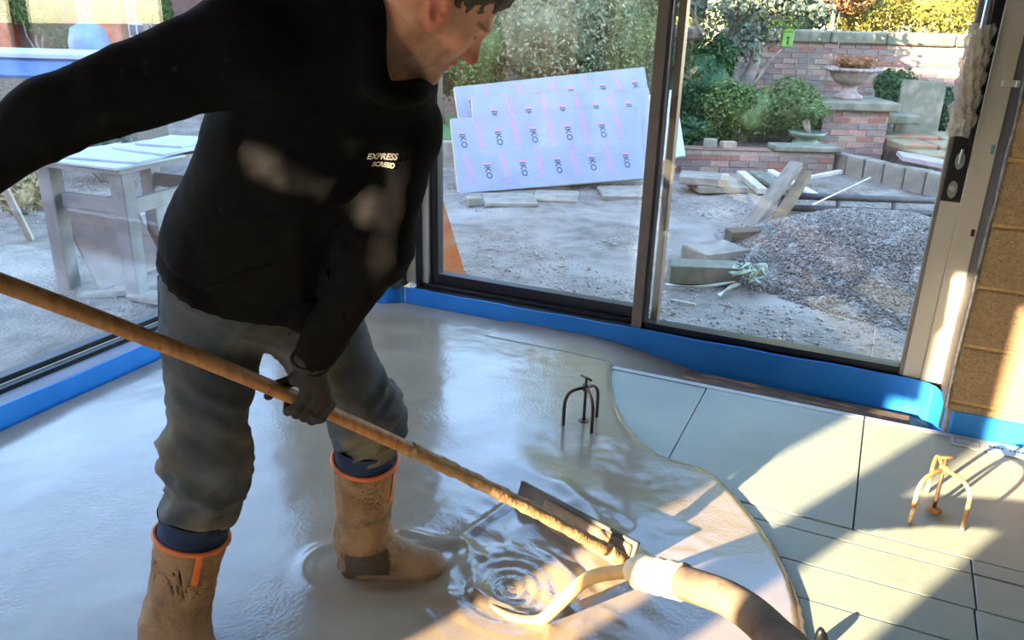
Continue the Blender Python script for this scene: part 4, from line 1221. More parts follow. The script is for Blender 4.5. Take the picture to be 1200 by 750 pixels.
def ground():
    a = np.concatenate([np.linspace(-60, -9, 18), np.arange(-8.8, 8, .14), np.linspace(8.2, 60, 18)])
    d = np.concatenate([np.linspace(-30, -1, 12), np.arange(-.8, 13, .14), np.linspace(13.5, 90, 22)])
    Ag, Dg = np.meshgrid(a, d, indexing='ij')
    P = Ag.ravel()[:, None] * E1 + Dg.ravel()[:, None] * E2
    z = G + .022 * fbm(P, 1.1, 5, 3) + .010 * fbm(P, 5, 6, 2)
    inb = (P[:, 0] > -3.3) & (P[:, 0] < 3.2) & (P[:, 1] < 4.0) & (P[:, 1] > -2.2)
    z = np.where(inb, -.28, z)
    V = P.copy(); V[:, 2] = z
    n0, n1 = len(a), len(d); I = np.arange(n0 * n1).reshape(n0, n1)
    Q = np.stack([I[:-1, :-1], I[1:, :-1], I[1:, 1:], I[:-1, 1:]], -1).reshape(-1, 4)
    tag(np_mesh('ground', V, Q, m_ground), kind='structure')
ground()

# ---- loose stones as one mesh of many small faceted lumps
_ico = None
def ico():
    global _ico
    if _ico is None:
        bm = bmesh.new(); bmesh.ops.create_icosphere(bm, subdivisions=1, radius=1); _ico = (np.array([v.co for v in bm.verts]), np.array([[v.index for v in f.verts] for f in bm.faces])); bm.free()
    return _ico
def octa():
    return np.array([[1, 0, 0], [-1, 0, 0], [0, 1, 0], [0, -1, 0], [0, 0, 1], [0, 0, -1.0]]), np.array([[0, 2, 4], [2, 1, 4], [1, 3, 4], [3, 0, 4], [2, 0, 5], [1, 2, 5], [3, 1, 5], [0, 3, 5]])
def stones(name, pos, sizes, m_, seed, parent=None, oc=False):
    v0, f0 = octa() if oc else ico(); rg = np.random.default_rng(seed); n = len(pos)
    q = rg.normal(size=(n, 4)); q /= np.linalg.norm(q, axis=1)[:, None]
    w, x, y, z = q.T
    R = np.stack([1 - 2 * (y * y + z * z), 2 * (x * y - z * w), 2 * (x * z + y * w), 2 * (x * y + z * w), 1 - 2 * (x * x + z * z), 2 * (y * z - x * w), 2 * (x * z - y * w), 2 * (y * z + x * w), 1 - 2 * (x * x + y * y)], 1).reshape(n, 3, 3)
    sc = sizes[:, None] * rg.uniform(.55, 1.15, (n, 3))
    V = np.einsum('nij,nkj->nki', R, v0[None] * sc[:, None, :] * (1 + .18 * rg.normal(size=(n, len(v0), 1)))) + pos[:, None, :]
    F = f0[None] + (np.arange(n) * len(v0))[:, None, None]
    return np_mesh(name, V.reshape(-1, 3), F.reshape(-1, 3), m_, parent, False)
HPC = A(2.78, 6.05, 0)
def heap_h(P):
    q = P - HPC; u = q @ E1; v = q @ E2
    r = np.sqrt((np.where(u < 0, u / 1.42, u / 1.5)) ** 2 + (np.where(v < 0, v / 1.85, v / 1.15)) ** 2) + .07 * fbm(P, 1.6, 71, 2)
    h = .50 * np.clip(1 - r, 0, 1) ** 1.25
    h = np.minimum(h, .28 + .12 * h)
    return h
def heap():
    a = np.arange(.6, 4.5, .035); d = np.arange(4.1, 7.4, .035)
    Ag, Dg = np.meshgrid(a, d, indexing='ij'); P = Ag.ravel()[:, None] * E1 + Dg.ravel()[:, None] * E2
    h = heap_h(P); P[:, 2] = G + h - .02 + .014 * fbm(P, 11, 3, 2)
    keep = (h > .004) & (P[:, 1] > 3.85)
    n0, n1 = len(a), len(d); I = np.arange(n0 * n1).reshape(n0, n1)
    Q = np.stack([I[:-1, :-1], I[1:, :-1], I[1:, 1:], I[:-1, 1:]], -1).reshape(-1, 4); Q = Q[keep[Q].all(1)]
    us = np.unique(Q); mp = -np.ones(len(P), int); mp[us] = np.arange(len(us))
    t = thing('gravel_heap', tuple(HPC + np.array([0, 0, G])), 'heap of grey crushed gravel piled outside the sliding doors', 'gravel heap')
    o = np_mesh('heap_body', P[us], mp[Q], m_stone, t, False)
    rg = np.random.default_rng(4); n = 70000
    pa = rg.uniform(.6, 4.4, n); pd = rg.uniform(4.2, 7.3, n); PP = pa[:, None] * E1 + pd[:, None] * E2; h = heap_h(PP)
    k = (h > .006 + .02 * rg.random(n)) & (PP[:, 1] > 3.9); PP = PP[k]; h = h[k]; PP[:, 2] = G + h - .012
    s = stones('loose_stones', PP, rg.uniform(.006, .0135, len(PP)) * rg.uniform(.7, 1.3, len(PP)), m_stone, 5, t, True); s['kind'] = 'stuff'
heap()
rg = np.random.default_rng(8)
n = 26000; pa = rg.uniform(-6, 6, n); pd = rg.uniform(4.0, 9.35, n) ; P = pa[:, None] * E1 + pd[:, None] * E2
k = (P[:, 1] > 3.95) | (P[:, 0] < -3.1); P = P[k]
dens = fbm(P, .9, 12, 2) > -.25; P = P[dens]; P[:, 2] = G + .022 * fbm(P * np.array([1, 1, 0]), 1.1, 5, 3) + .010 * fbm(P * np.array([1, 1, 0]), 5, 6, 2) + .003
m_rubble = mat('pale_rubble', (170, 160, 146), (136, 126, 114), rough=.95, scale=25)
rb = stones('rubble', P, np.abs(rg.normal(0, .007, len(P))) + .005, m_rubble, 9, None, True)
tag(rb, 'pale rubble crumbs and chippings scattered over the dusty yard', 'rubble', kind='stuff')

# ---- foam insulation boards leaning in a row, printed faces
m_foil = mat('printed_foil', (148, 152, 168), (136, 142, 160), rough=.5, scale=3, bump=.35, bscale=6, bdist=.02, metal=.12, spec=.4)
def grid_lines(m_, s, col):
    nt = m_.node_tree; N = nt.nodes; L = nt.links; b = N['Principled BSDF']
    old = b.inputs['Base Color'].links[0].from_socket
    tc = N.new('ShaderNodeTexCoord'); br = N.new('ShaderNodeTexBrick'); br.offset = .37
    br.inputs['Scale'].default_value = s; br.inputs['Mortar Size'].default_value = .006; br.inputs['Mortar Smooth'].default_value = .6
    br.inputs['Brick Width'].default_value = .6; br.inputs['Row Height'].default_value = .34
    br.inputs['Color1'].default_value = (0, 0, 0, 1); br.inputs['Color2'].default_value = (0, 0, 0, 1); br.inputs['Mortar'].default_value = (1, 1, 1, 1)
    L.new(tc.outputs['Object'], br.inputs['Vector'])
    mx = N.new('ShaderNodeMix'); mx.data_type = 'RGBA'; L.new(br.outputs['Color'], mx.inputs['Factor']); L.new(old, mx.inputs[6]); mx.inputs[7].default_value = lin(col); L.new(mx.outputs[2], b.inputs['Base Color'])
grid_lines(m_foil, 2.0, (134, 150, 168))
m_ink = mat('black_ink', (66, 70, 76), rough=.6)
m_red = mat('red_ink', (206, 132, 150), rough=.6)
IKO = text_mesh('IKO', .082, .002); ENE = text_mesh('enertherm', .052, .0004)
def foam_board(BL, BR, h, lean, label, printed=True, off=0.0, th=.08, name='insulation_board'):
    u = nrm(BR - BL); hn = nrm(np.cross(u, [0, 0, 1.0])); hn = hn if hn @ E2 < 0 else -hn   # towards the viewer
    back = -hn; v = nrm(np.array([0, 0, 1.0]) * math.cos(lean) + back * math.sin(lean)); v = nrm(v - u * (v @ u)); w = np.cross(u, v)
    if w @ E2 > 0: w = -w
    L = np.linalg.norm(BR - BL)
    t = thing(name, tuple((BL + BR) / 2), label, 'insulation board')
    R = np.stack([u, v, w]).T
    Mx = Matrix(R).to_4x4(); Mx.translation = Vector(BL)
    def put(mb, nm, m_):
        o = mb.build(nm, m_); o.matrix_basis = Mx; o.parent = t; o.matrix_parent_inverse = t.matrix_basis.inverted(); return o
    put(MB().bb((0, 0, -th), (L, h, -.004), bev=.006), 'foam_core', m_boardcore if printed else MATS['white_foam'])
    put(MB().bb((.002, .002, -.005), (L - .002, h - .002, 0), bev=.002), 'foil_face', m_foil if printed else MATS['white_foam'])
    if printed:
        x = .12 + off; col = 0; sl = .20; per = .64
        while x < L - .10:
            y = -per + (.12 if col % 2 == 0 else .44) + .02
            while y < h:
                def T(px, py): return np.array([x + py + sl * (px - h / 2) * .6, h - px, .0008])
                if y > .01 and y + .15 < h - .01:
                    put(MB().add([T(p[0] + y + .085, p[1]) for p in IKO[0]], IKO[1]), 'black_lettering', m_ink)
                    put(MB().add([T(y - .012, -.034), T(y + .004, -.034), T(y + .016, .036), T(y + .0, .036)], [(0, 1, 2, 3)]), 'red_tick', m_red)
                y0, y1 = max(y + .20, .02), min(y + .52, h - .02)
                if y1 - y0 > .07:
                    bx_ = MB(); e_ = .005; w_ = .028
                    oo = [T(y0, -w_), T(y1, -w_), T(y1, w_), T(y0, w_)]; ii = [T(y0 + e_, -w_ + e_), T(y1 - e_, -w_ + e_), T(y1 - e_, w_ - e_), T(y0 + e_, w_ - e_)]
                    bx_.add(oo + ii, [(0, 1, 5, 4), (1, 2, 6, 5), (2, 3, 7, 6), (3, 0, 4, 7)]); put(bx_, 'red_box', m_red)
                    if y1 - y0 > .30: put(MB().add([T(p[0] + (y0 + y1) / 2, p[1]) for p in ENE[0]], ENE[1]), 'red_lettering', m_red)
                y += per
            x += .178; col += 1
    return t
mat('white_foam', (198, 206, 222), (186, 194, 212), rough=.8, scale=4)
foam_board(W(549, 214, 8.35), W(772, 186, 8.80), 1.00, math.radians(22), 'tall foil-faced foam board with black and red print, rearmost of the leaning stack', off=.08)
foam_board(W(562, 217, 8.14), W(770, 203, 8.50), .90, math.radians(22), 'foil-faced foam board with a torn edge, middle of the leaning stack', off=.13)
foam_board(W(537, 227, 7.88), W(757, 209, 8.28), .735, math.radians(20), 'printed foil-faced foam board with cream edge, front of the leaning stack')
foam_board(W(744, 194, 9.1), W(803, 182, 9.0), .80, math.radians(30), 'plain white foam sheet propped beside the printed boards', printed=False, th=.05)
tr = thing('timber_trestle', tuple(A(.6, 9.0, G)), 'low timber trestle propping the leaning foam boards', 'trestle')
for a_ in (0.0, 1.25):
    MB().box(A(a_, 8.95, G + .25), (.07, .07, .55), RG @ rotx(.25), bev=.004).build('leg', m_timber, tr)
    MB().box(A(a_, 9.12, G + .25), (.07, .07, .55), RG @ rotx(-.25), bev=.004).build('leg', m_timber, tr)
MB().box(A(.62, 9.03, G + .52), (1.5, .06, .09), RG, bev=.004).build('rail', m_timber, tr)

# ---- stone slabs
def slab(px, py, d, size, yaw, label, m_=m_slab, z=None, tilt=0.0, group=None, name='stone_slab', jit=.006):
    p = W(px, py, d); z = p[2] if z is None else z
    R = rotz(YAW + yaw) @ roty(tilt)
    o = MB().box((0, 0, 0), size, None, jit=jit, bev=.008).build(name, m_)
    o.location = (p[0], p[1], z); o.rotation_euler = Matrix(R).to_euler()
    return tag(o, label, 'stone slab', group)
slab(597, 233, 7.60, (.50, .46, .036), .1, 'flat grey stone slab under the left end of the leaning foam boards', z=G + .02)
slab(652, 229, 7.80, (.42, .44, .034), -.1, 'small flat stone slab between two larger slabs under the foam boards', z=G + .019)
slab(742, 225, 8.02, (.66, .50, .05), .05, 'wide pale stone slab under the lifted end of the foam boards', z=G + .027)
slab(840, 217, 8.45, (.52, .42, .07), .15, 'lower sandstone slab in the pair lying by the brick wall', z=G + .037)
slab(825, 209, 8.45, (.50, .40, .075), -.25, 'upper sandstone slab resting across another by the brick wall', z=G + .112)
slab(838, 296, 5.80, (.40, .30, .11), .5, 'square pale building stone lying beside the gravel heap', z=G + .055)
slab(825, 318, 5.30, (.47, .17, .13), -.03, 'long rough stone kerb block lying beside the tangled strap', m_=m_slabg, z=G + .065)
slab(555, 222, 7.4, (.14, .12, .08), .4, 'small stone block beside the bottom corner of the foam boards', z=G + .04)

# ---- timber
def beam(pa, pb, w, h, m_, name, label, cat, roll=0.0, group=None, bev=.004):
    a, b = np.asarray(pa), np.asarray(pb); ax = nrm(b - a); ref = np.array([0, 0, 1.0]) if abs(ax[2]) < .95 else E1
    sx = nrm(np.cross(ax, ref)); sz = np.cross(sx, ax)
    R = np.stack([ax, sx, sz]).T @ rotx(roll)
    o = MB().box((0, 0, 0), (np.linalg.norm(b - a), w, h), None, bev=bev).build(name, m_)
    o.matrix_basis = Matrix.Translation(Vector((a + b) / 2)) @ Matrix(R).to_4x4()
    return tag(o, label, cat, group) if label else o
beam(W(868, 203, 8.9) , GZ(893, 224, G + .05), .10, .06, m_timberp, 'timber_plank', 'pale sawn plank lying beside the sandstone slabs', 'plank')
beam(W(885, 202, 9.0), W(920, 224, 8.2), .15, .04, m_slabg, 'timber_plank', 'mossy green plank lying between two pale planks', 'plank')
beam(W(903, 200, 9.0), W(955, 228, 8.0), .07, .03, mat('white_batten', (214, 216, 222), rough=.6), 'timber_batten', 'thin white batten poking out beneath the crossed posts', 'batten')
beam(GZ(876, 268, G + .02), W(933, 193, 7.55), .12, .07, m_timber, 'timber_post', 'dark split timber post leaning up across the garden gate', 'post')
beam(GZ(905, 268, G + .02), W(945, 204, 7.5), .09, .07, mat('brown_timber', (130, 104, 76), (106, 84, 62), rough=.9, scale=7), 'timber_post', 'brown timber post leaning beside the split dark post', 'post')
beam(GZ(853, 279, G + .09), GZ(928, 276, G + .10), .14, .13, mat('dark_oak', (96, 86, 74), (76, 68, 58), rough=.9, scale=6, stretch=(1, 8, 8), bump=.4, bscale=20), 'oak_timber', 'short dark oak beam lying at the foot of the crossed posts', 'beam')
beam(GZ(905, 296, G + .03), GZ(962, 270, G + .13), .09, .03, m_timber, 'timber_plank', 'weathered plank half buried at the edge of the gravel heap', 'plank')
beam(W(945, 209, 8.6), W(985, 201, 8.9), .05, .04, m_timberp, 'timber_batten', 'bleached branch-like batten behind the garden gate', 'batten')
beam(GZ(952, 240, G + .22), W(1020, 208, 8.4), .014, .014, m_timberp, 'twig', 'thin pale twig poking up through the garden gate', 'twig')
slab(1035, 222, 8.3, (.5, .3, .03), .3, 'thin pale stone offcut lying behind the garden gate', z=G + .02)

# ---- panel modelled in place of an orange glass reflection by the door frame
m_or = mat('orange_reflection', (222, 120, 58), (196, 112, 66), rough=.5, scale=8, c3=(206, 150, 112), s3=5)
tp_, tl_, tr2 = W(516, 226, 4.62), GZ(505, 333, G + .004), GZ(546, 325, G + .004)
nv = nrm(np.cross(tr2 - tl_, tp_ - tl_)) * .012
o = MB().add([tp_, tl_, tr2, tp_ + nv, tl_ + nv, tr2 + nv], [(0, 1, 2), (5, 4, 3), (0, 3, 4, 1), (1, 4, 5, 2), (2, 5, 3, 0)]).build('reflection_panel', m_or)
tag(o, 'triangular orange panel standing in for a warm glass reflection beside the black door stile', 'panel')
# ---- steel gate lying against the heap
gt = thing('garden_gate', tuple(GZ(1000, 256, G)), 'grey tubular steel gate standing low behind the gravel heap', 'gate')
m_steel = mat('grey_steel', (96, 92, 88), (80, 76, 74), rough=.5, scale=9, metal=.4)
for (ya, yb) in ((229, 236), (243, 251), (252, 262)):
    MB().tube([W(911, ya, 7.5), W(1120, yb, 7.35)], 0.032, 10).build('rail', m_steel, gt, True)
for px in (915, 983, 1048, 1112):
    f_ = (px - 911) / 209; MB().tube([W(px, 229 + 7 * f_, 7.5 - .15 * f_), W(px - 2, 258 + 9 * f_, 7.5 - .15 * f_)], .022, 10).build('upright', m_steel, gt, True)

# ---- tangled strap
m_strap = mat('pale_green_strap', (184, 192, 170), (164, 172, 150), rough=.8, scale=12)
sp = thing('webbing_strap', tuple(GZ(875, 330, G)), 'tangled pale green webbing strap lying beside the stone kerb block', 'strap')
def ribbon(pts, w):
    P = catmull(pts, 6); vs = []; fs = []
    for i, p in enumerate(P):
        t = nrm(P[min(i + 1, len(P) - 1)] - P[max(i - 1, 0)]); s = nrm(np.cross(t, [.2, .1, 1.0])); s = s * math.cos(i * .3) + np.cross(s, t) * math.sin(i * .3)
        for o_, q in ((-w / 2, -.0015), (w / 2, -.0015), (w / 2, .0015), (-w / 2, .0015)): vs.append(p + s * o_ + np.cross(t, s) * q)
    for i in range(len(P) - 1):
        for k in range(4): fs.append((i * 4 + k, i * 4 + (k + 1) % 4, i * 4 + 4 + (k + 1) % 4, i * 4 + 4 + k))
    return MB().add(vs, fs)
rr = random.Random(3)
c_ = GZ(876, 322, G + .10)
for i in range(6):
    pts = [c_ + np.array([rr.uniform(-.12, .12), rr.uniform(-.10, .10), rr.uniform(-.03, .07)]) for _ in range(6)]
    ribbon(pts, .028).build('strap_loop', m_strap, sp, True)
ribbon([GZ(866, 332, G + .03), GZ(850, 340, G + .025), GZ(842, 346, G + .02)], .028).build('strap_tail', m_strap, sp, True)
ribbon([GZ(862, 330, G + .04), GZ(820, 336, G + .02), GZ(780, 333, G + .02)], .02).build('strap_tail', m_strap, sp, True)
beam(GZ(785, 351, G + .01), GZ(816, 357, G + .01), .015, .012, m_timberp, 'twig', 'short pale stick lying on the gravel near the door', 'twig')

# ---- brickwork
brick_mes = []
for m_ in m_brick:
    me = MB().box((0, 0, 0), (.215, .1, .065), bev=.004).mesh('brick'); me.materials.append(m_); brick_mes.append(me)
def brick_row(parent, a0, a1, d, z, off, weights, depth_j=.006, yawx=0.0, ref=None, face=1):
    x = a0 - off
    while x < a1:
        xa, xb = max(x, a0), min(x + .215, a1)
        if xb - xa > .05:
            o = bpy.data.objects.new('brick', random.choices(brick_mes, weights)[0]); C.objects.link(o)
            o.scale = ((xb - xa) / .215, 1, 1)
            dd = d + .05 + random.uniform(-depth_j, depth_j)
            if ref is None: p = A((xa + xb) / 2, dd, z)
            else: p = ref + np.array([math.cos(YAW + yawx), math.sin(YAW + yawx), 0]) * ((xa + xb) / 2) + np.array([-math.sin(YAW + yawx), math.cos(YAW + yawx), 0]) * (dd) + np.array([0, 0, z])
            o.location = p; o.rotation_euler = (0, random.uniform(-.01, .01), YAW + yawx + random.uniform(-.01, .01))
            setpar(o, parent)
        x += .225
def garden_box(name, a0, a1, d0, d1, z0, z1, m_, parent=None, bev=0):
    o = MB().box(((0, 0, 0)), (a1 - a0, d1 - d0, z1 - z0), RG, bev=bev).build(name, m_)
    o.location = A((a0 + a1) / 2, (d0 + d1) / 2, (z0 + z1) / 2)
    if parent is not None: setpar(o, parent)
    return o
DR = 9.45
rw = tag(garden_box('wall_bed', -2.2, 3.66, DR + .012, DR + .22, G - .05, .05, m_lime), kind='structure')
z = G + .02; r = 0
while z < .04:
    brick_row(rw, 1.45, 3.66, DR, z, .11 * (r % 2), (3, 5, 1, 2, 1)); z += .075; r += 1
tag(garden_box('ground_bed', -2.2, 3.66, DR + .222, 11.9, G - .05, .02, m_soil), kind='structure')
cs = garden_box('coping_stone', 2.95, 3.72, DR - .05, DR + .27, .066, .125, m_slabg, rw, .01)
cs = garden_box('coping_stone', 1.4, 2.93, DR - .005, DR + .22, .052, .066, m_brick[0], rw, .004)
for px, py in ((833, 162), (854, 163)):
    p = W(px, py, DR + .1)
    o = MB().box((0, 0, 0), (.13, .1, .10) if px < 840 else (.17, .11, .075), RG @ rotz(.2), bev=.006).build('loose_brick', m_slab if px < 840 else m_brick[2])
    o.location = (p[0], p[1], .067 + (.05 if px < 840 else .0375)); tag(o, 'upright buff brick standing on the low garden wall' if px < 840 else 'buff brick lying flat on the low garden wall', 'brick')
# pier with cap
pr_ = tag(garden_box('brick_pier', 3.735, 4.53, 10.21, 10.99, G - .05, .46, m_lime), 'square brick pier with a stone cap carrying the urn', 'pier')
z = G + .02; r = 0
while z < .46:
    brick_row(pr_, 3.73, 4.535, 10.2, z, .11 * (r % 2), (2, 3, 1, 2, 4)); 
    x = 10.21
    while x < 10.95:
        o = bpy.data.objects.new('brick', random.choice(brick_mes[1:])); C.objects.link(o); o.location = A(3.78, x + .11 - (.1 if r % 2 else 0) + .1, z); o.rotation_euler = (0, 0, YAW + math.pi / 2); setpar(o, pr_); x += .225
    z += .075; r += 1
garden_box('pier_cap', 3.66, 4.62, 10.12, 11.05, .462, .57, m_slabg, pr_, .015)
garden_box('cap_slab', 4.53, 5.0, 10.35, 10.9, .30, .40, m_slabg, pr_, .012)
# urn
ub = A(4.13, 10.55, .571)
ur = thing('garden_urn', tuple(ub), 'weathered pale stone urn planter with a wide rim on the brick pier', 'urn')
m_urn = mat('weathered_stone', (152, 134, 122), (126, 112, 102), rough=.9, scale=14, bump=.5, bscale=40, bdist=.008, c3=(166, 150, 146), s3=8)
MB().lathe([(.17, 0), (.17, .035), (.12, .06), (.085, .10), (.085, .15), (.11, .165)], ub, 24).build('foot', m_urn, ur, True)
MB().lathe([(.10, .16), (.18, .19), (.235, .24), (.265, .31), (.29, .335), (.27, .345), (.24, .33), (.05, .30)], ub, 28).build('bowl', m_urn, ur, True)
rim = MB()
for k in range(30):
    a_ = 2 * math.pi * k / 30; c0 = ub + np.array([.315 * math.cos(a_), .315 * math.sin(a_), .352]); v0, f0 = ico()
    rim.add([c0 + v * np.array([.034, .034, .026]) for v in v0], [tuple(f) for f in f0])
rim.lathe([(.27, .335), (.325, .345), (.33, .362), (.30, .372), (.24, .362)], ub, 30)

o = rim.build('egg_rim', m_urn, ur, True); o['kind'] = 'stuff'
# planter bowl in the bed
pb = A(3.5, 10.0, .02)
pt = thing('planter_bowl', tuple(pb), 'green glazed planter bowl half hidden in the shrub beside the pier', 'planter')
m_glz = mat('green_glaze', (116, 130, 110), (96, 110, 94), rough=.4, scale=10)
MB().lathe([(.10, 0), (.16, .03), (.17, .08), (.12, .11), (.20, .16), (.22, .20), (.19, .205), (.10, .17)], pb, 24).build('bowl', m_glz, pt, True)

# terrace flags, kerb, leaning slab
ter = tag(garden_box('terrace', 4.55, 7.5, 9.3, 12.0, G - .05, .06, m_soil), kind='structure')
fl = [(4.56, 5.35, 9.3, 9.75, .02), (5.37, 6.2, 9.28, 9.75, .01), (4.58, 5.0, 9.77, 10.35, .06), (5.02, 5.75, 9.77, 10.3, .06), (5.77, 6.4, 9.77, 10.3, .05), (4.6, 5.3, 10.37, 11.0, .085), (5.32, 5.9, 10.32, 11.0, .08), (5.92, 6.6, 10.32, 11.0, .08), (6.22, 7.2, 9.28, 10.3, .04)]
for (a0, a1, d0, d1, z1) in fl:
    o = garden_box('flagstone', a0, a1 - .02, d0, d1 - .02, .0, .07 + z1, m_flag, ter, .012)
    o.rotation_euler = (random.uniform(-.015, .015), random.uniform(-.012, .012), 0)
kp = [GZ(975, 203, G), GZ(1116, 236, G)]
m_kerb = mat('kerb_stone', (142, 133, 118), (120, 111, 98), rough=.9, scale=7, bump=.4, bscale=40, bdist=.006)
kl = np.linalg.norm(kp[1] - kp[0]); nk = 6; ka = nrm(kp[1] - kp[0])
for i in range(nk):
    c0 = kp[0] + ka * kl * (i + .5) / nk + np.array([0, 0, .12]) + E2 * .08
    o = MB().box((0, 0, 0), (kl / nk - .014, .14, .25), None, jit=.006, bev=.012).build('kerb_block', m_kerb)
    o.matrix_basis = Matrix.Translation(Vector(c0)) @ Matrix(np.stack([ka, np.cross([0, 0, 1.0], ka), [0, 0, 1.0]]).T).to_4x4()
    tag(o, 'squared pale kerb stone, ' + ['first', 'second', 'third', 'fourth', 'fifth', 'sixth'][i] + ' from the brick pier along the terrace edge', 'kerb stone', 'kerb stones edging the terrace')
slab(1092, 196, 8.9, (.7, .45, .05), -.3, 'thin mauve stone slab lying inside the row of kerb stones', m_=mat('mauve_slab', (164, 152, 150), (144, 132, 132), rough=.9, scale=6), z=.08, tilt=.12)
ls = slab(1078, 126, 10.75, (.56, .05, .66), 0, 'upright mossy paving slab leaning against the shrubs on the terrace', m_=m_slabg)
ls.rotation_euler = Matrix(RG @ roty(math.radians(4)) @ rotx(math.radians(-10))).to_euler()

# back wall with coping
DB = 12.3
bw = tag(garden_box('wall_garden', -3.0, 9.5, DB + .012, DB + .30, G - .05, 1.17, m_lime), kind='structure')
z = .24; r = 0
while z < 1.16:
    brick_row(bw, 2.55, 6.75, DB, z, .11 * (r % 2), (4, 4, 4, 3, 3)); z += .075; r += 1
x = -3.0
while x < 9.4:
    l = random.uniform(.7, 1.0); garden_box('coping_stone', x, x + l - .012, DB - .06, DB + .36, 1.172, 1.345 + random.uniform(-.008, .008), m_slabg, bw, .02); x += l

# ---- planting
def leaf_mesh(pos, nrmls, size, seed):
    rg = np.random.default_rng(seed); n = len(pos)
    nn = nrmls + rg.normal(0, .75, (n, 3)); nn /= np.linalg.norm(nn, axis=1)[:, None]
    t = np.cross(nn, rg.normal(size=(n, 3))); t /= np.linalg.norm(t, axis=1)[:, None]; b = np.cross(nn, t)
    L = (size * rg.uniform(.6, 1.3, n))[:, None]; Wd = L * .42
    V = np.stack([pos - t * L, pos + b * Wd + nn * L * .15, pos + t * L, pos - b * Wd + nn * L * .15], 1)
    F = np.arange(n * 4).reshape(n, 4)
    return V.reshape(-1, 3), F
def leaf_mat(name, c1, c2, c3, scale=9):
    return mat(name, c1, c2, rough=.55, scale=scale, detail=6, ramp=(.38, .62), c3=c3, s3=scale * 2.3, t3=(.56, .64), translucent=.28)
LM = dict(dark=leaf_mat('dark_green_leaves', (58, 92, 46), (36, 62, 34), (96, 130, 66)),
          lime=leaf_mat('lime_green_leaves', (104, 126, 66), (74, 100, 50), (150, 156, 92)),
          olive=leaf_mat('olive_green_leaves', (142, 148, 96), (104, 114, 70), (186, 184, 132)),
          pale=leaf_mat('sage_leaves', (156, 160, 124), (116, 124, 92), (196, 196, 160)),
          gold=leaf_mat('golden_hedge_leaves', (142, 130, 58), (102, 106, 46), (176, 154, 72)),
          rust=leaf_mat('russet_leaves', (160, 106, 68), (124, 92, 56), (178, 142, 84)),
          grey=leaf_mat('grey_green_leaves', (112, 124, 104), (84, 98, 80), (146, 154, 130)),
          straw=leaf_mat('dry_straw_leaves', (186, 160, 112), (150, 126, 88), (206, 184, 140)))
def bush(name, label, c, rad, n, leaf, kind, seed, stems=4, cat='shrub', base=None, group=None, blobs=14, core=.62):
    n = int(n * 1.9); leaf = leaf * .66
    rg = np.random.default_rng(seed); c = np.asarray(c, float); rad = np.asarray(rad, float)
    t = thing(name, (c[0], c[1], base if base is not None else c[2] - rad[2]), label, cat, group)
    bc = rg.normal(size=(blobs, 3)); bc /= np.linalg.norm(bc, axis=1)[:, None]; bc *= rg.uniform(.25, .62, (blobs, 1))
    bi = rg.integers(0, blobs, n); dv = rg.normal(size=(n, 3)); dv /= np.linalg.norm(dv, axis=1)[:, None]
    rr_ = rg.uniform(.35, .58, blobs)
    loc = bc[bi] + dv * (rr_[bi] * rg.uniform(.35, 1.12, n) ** .5)[:, None]
    loc = loc * rad
    pos = c + loc[:, :1] * E1 + loc[:, 1:2] * E2 + loc[:, 2:3] * np.array([0, 0, 1.0])
    if base is not None: pos[:, 2] = np.maximum(pos[:, 2], base + .02)
    nn = dv[:, :1] * E1 + dv[:, 1:2] * E2 + dv[:, 2:3] * np.array([0, 0, 1.0])
    V, F = leaf_mesh(pos, nn, leaf, seed + 1)
    fo = np_mesh('foliage', V, F, LM[kind], t, False); fo['kind'] = 'stuff'
    if core:
        cv, cf = lump(c, rad * core, np.stack([E1, E2, [0, 0, 1.0]]).T, seed, .22)
        if base is not None: cv[:, 2] = np.maximum(cv[:, 2], base + .02)
        np_mesh('inner_foliage', cv, cf, LM[kind], t, False)
    b0 = np.array([c[0], c[1], base if base is not None else c[2] - rad[2]])
    for i in range(stems):
        e_ = c + (bc[i % blobs] * rad * .8)[0] * E1 + (bc[i % blobs] * rad * .8)[1] * E2 + np.array([0, 0, (bc[i % blobs] * rad * .8)[2]])
        MB().tube([b0 + E1 * rg.uniform(-.1, .1) * rad[0], b0 * .5 + e_ * .5 + E1 * rg.uniform(-.1, .1), e_], [.03, .02, .008], 6).build('stem', m_trunk, t, True)
    return t
def bpx(name, label, px, py, d, wpx, hpx, depth, n, leaf, kind, seed, base=.02, **k):
    p = W(px, py, d); s = d / FPX * 1.02
    return bush(name, label, p, (wpx / 2 * s, depth, hpx / 2 * s), n, leaf, kind, seed, base=base, **k)
# shrubs behind the foam boards
bpx('shrub', 'large pale olive shrub rising behind the middle of the foam boards', 640, 20, 10.9, 200, 200, .7, 9000, .050, 'pale', 21)
bpx('shrub', 'olive green shrub beside the door stile behind the foam boards', 735, 20, 11.2, 150, 220, .7, 7000, .050, 'olive', 22)
bpx('shrub', 'yellow-green feathery shrub just beyond the worker\'s face', 560, 50, 10.8, 90, 150, .6, 4500, .050, 'lime', 23)
bpx('shrub', 'grey-green shrub behind the worker\'s chin', 515, 40, 11.2, 110, 190, .6, 5000, .055, 'grey', 24)
bpx('shrub', 'tall grey-green conifer-like shrub between the pale and feathery shrubs', 590, -10, 13.6, 90, 260, .6, 5000, .05, 'grey', 25, base=G)
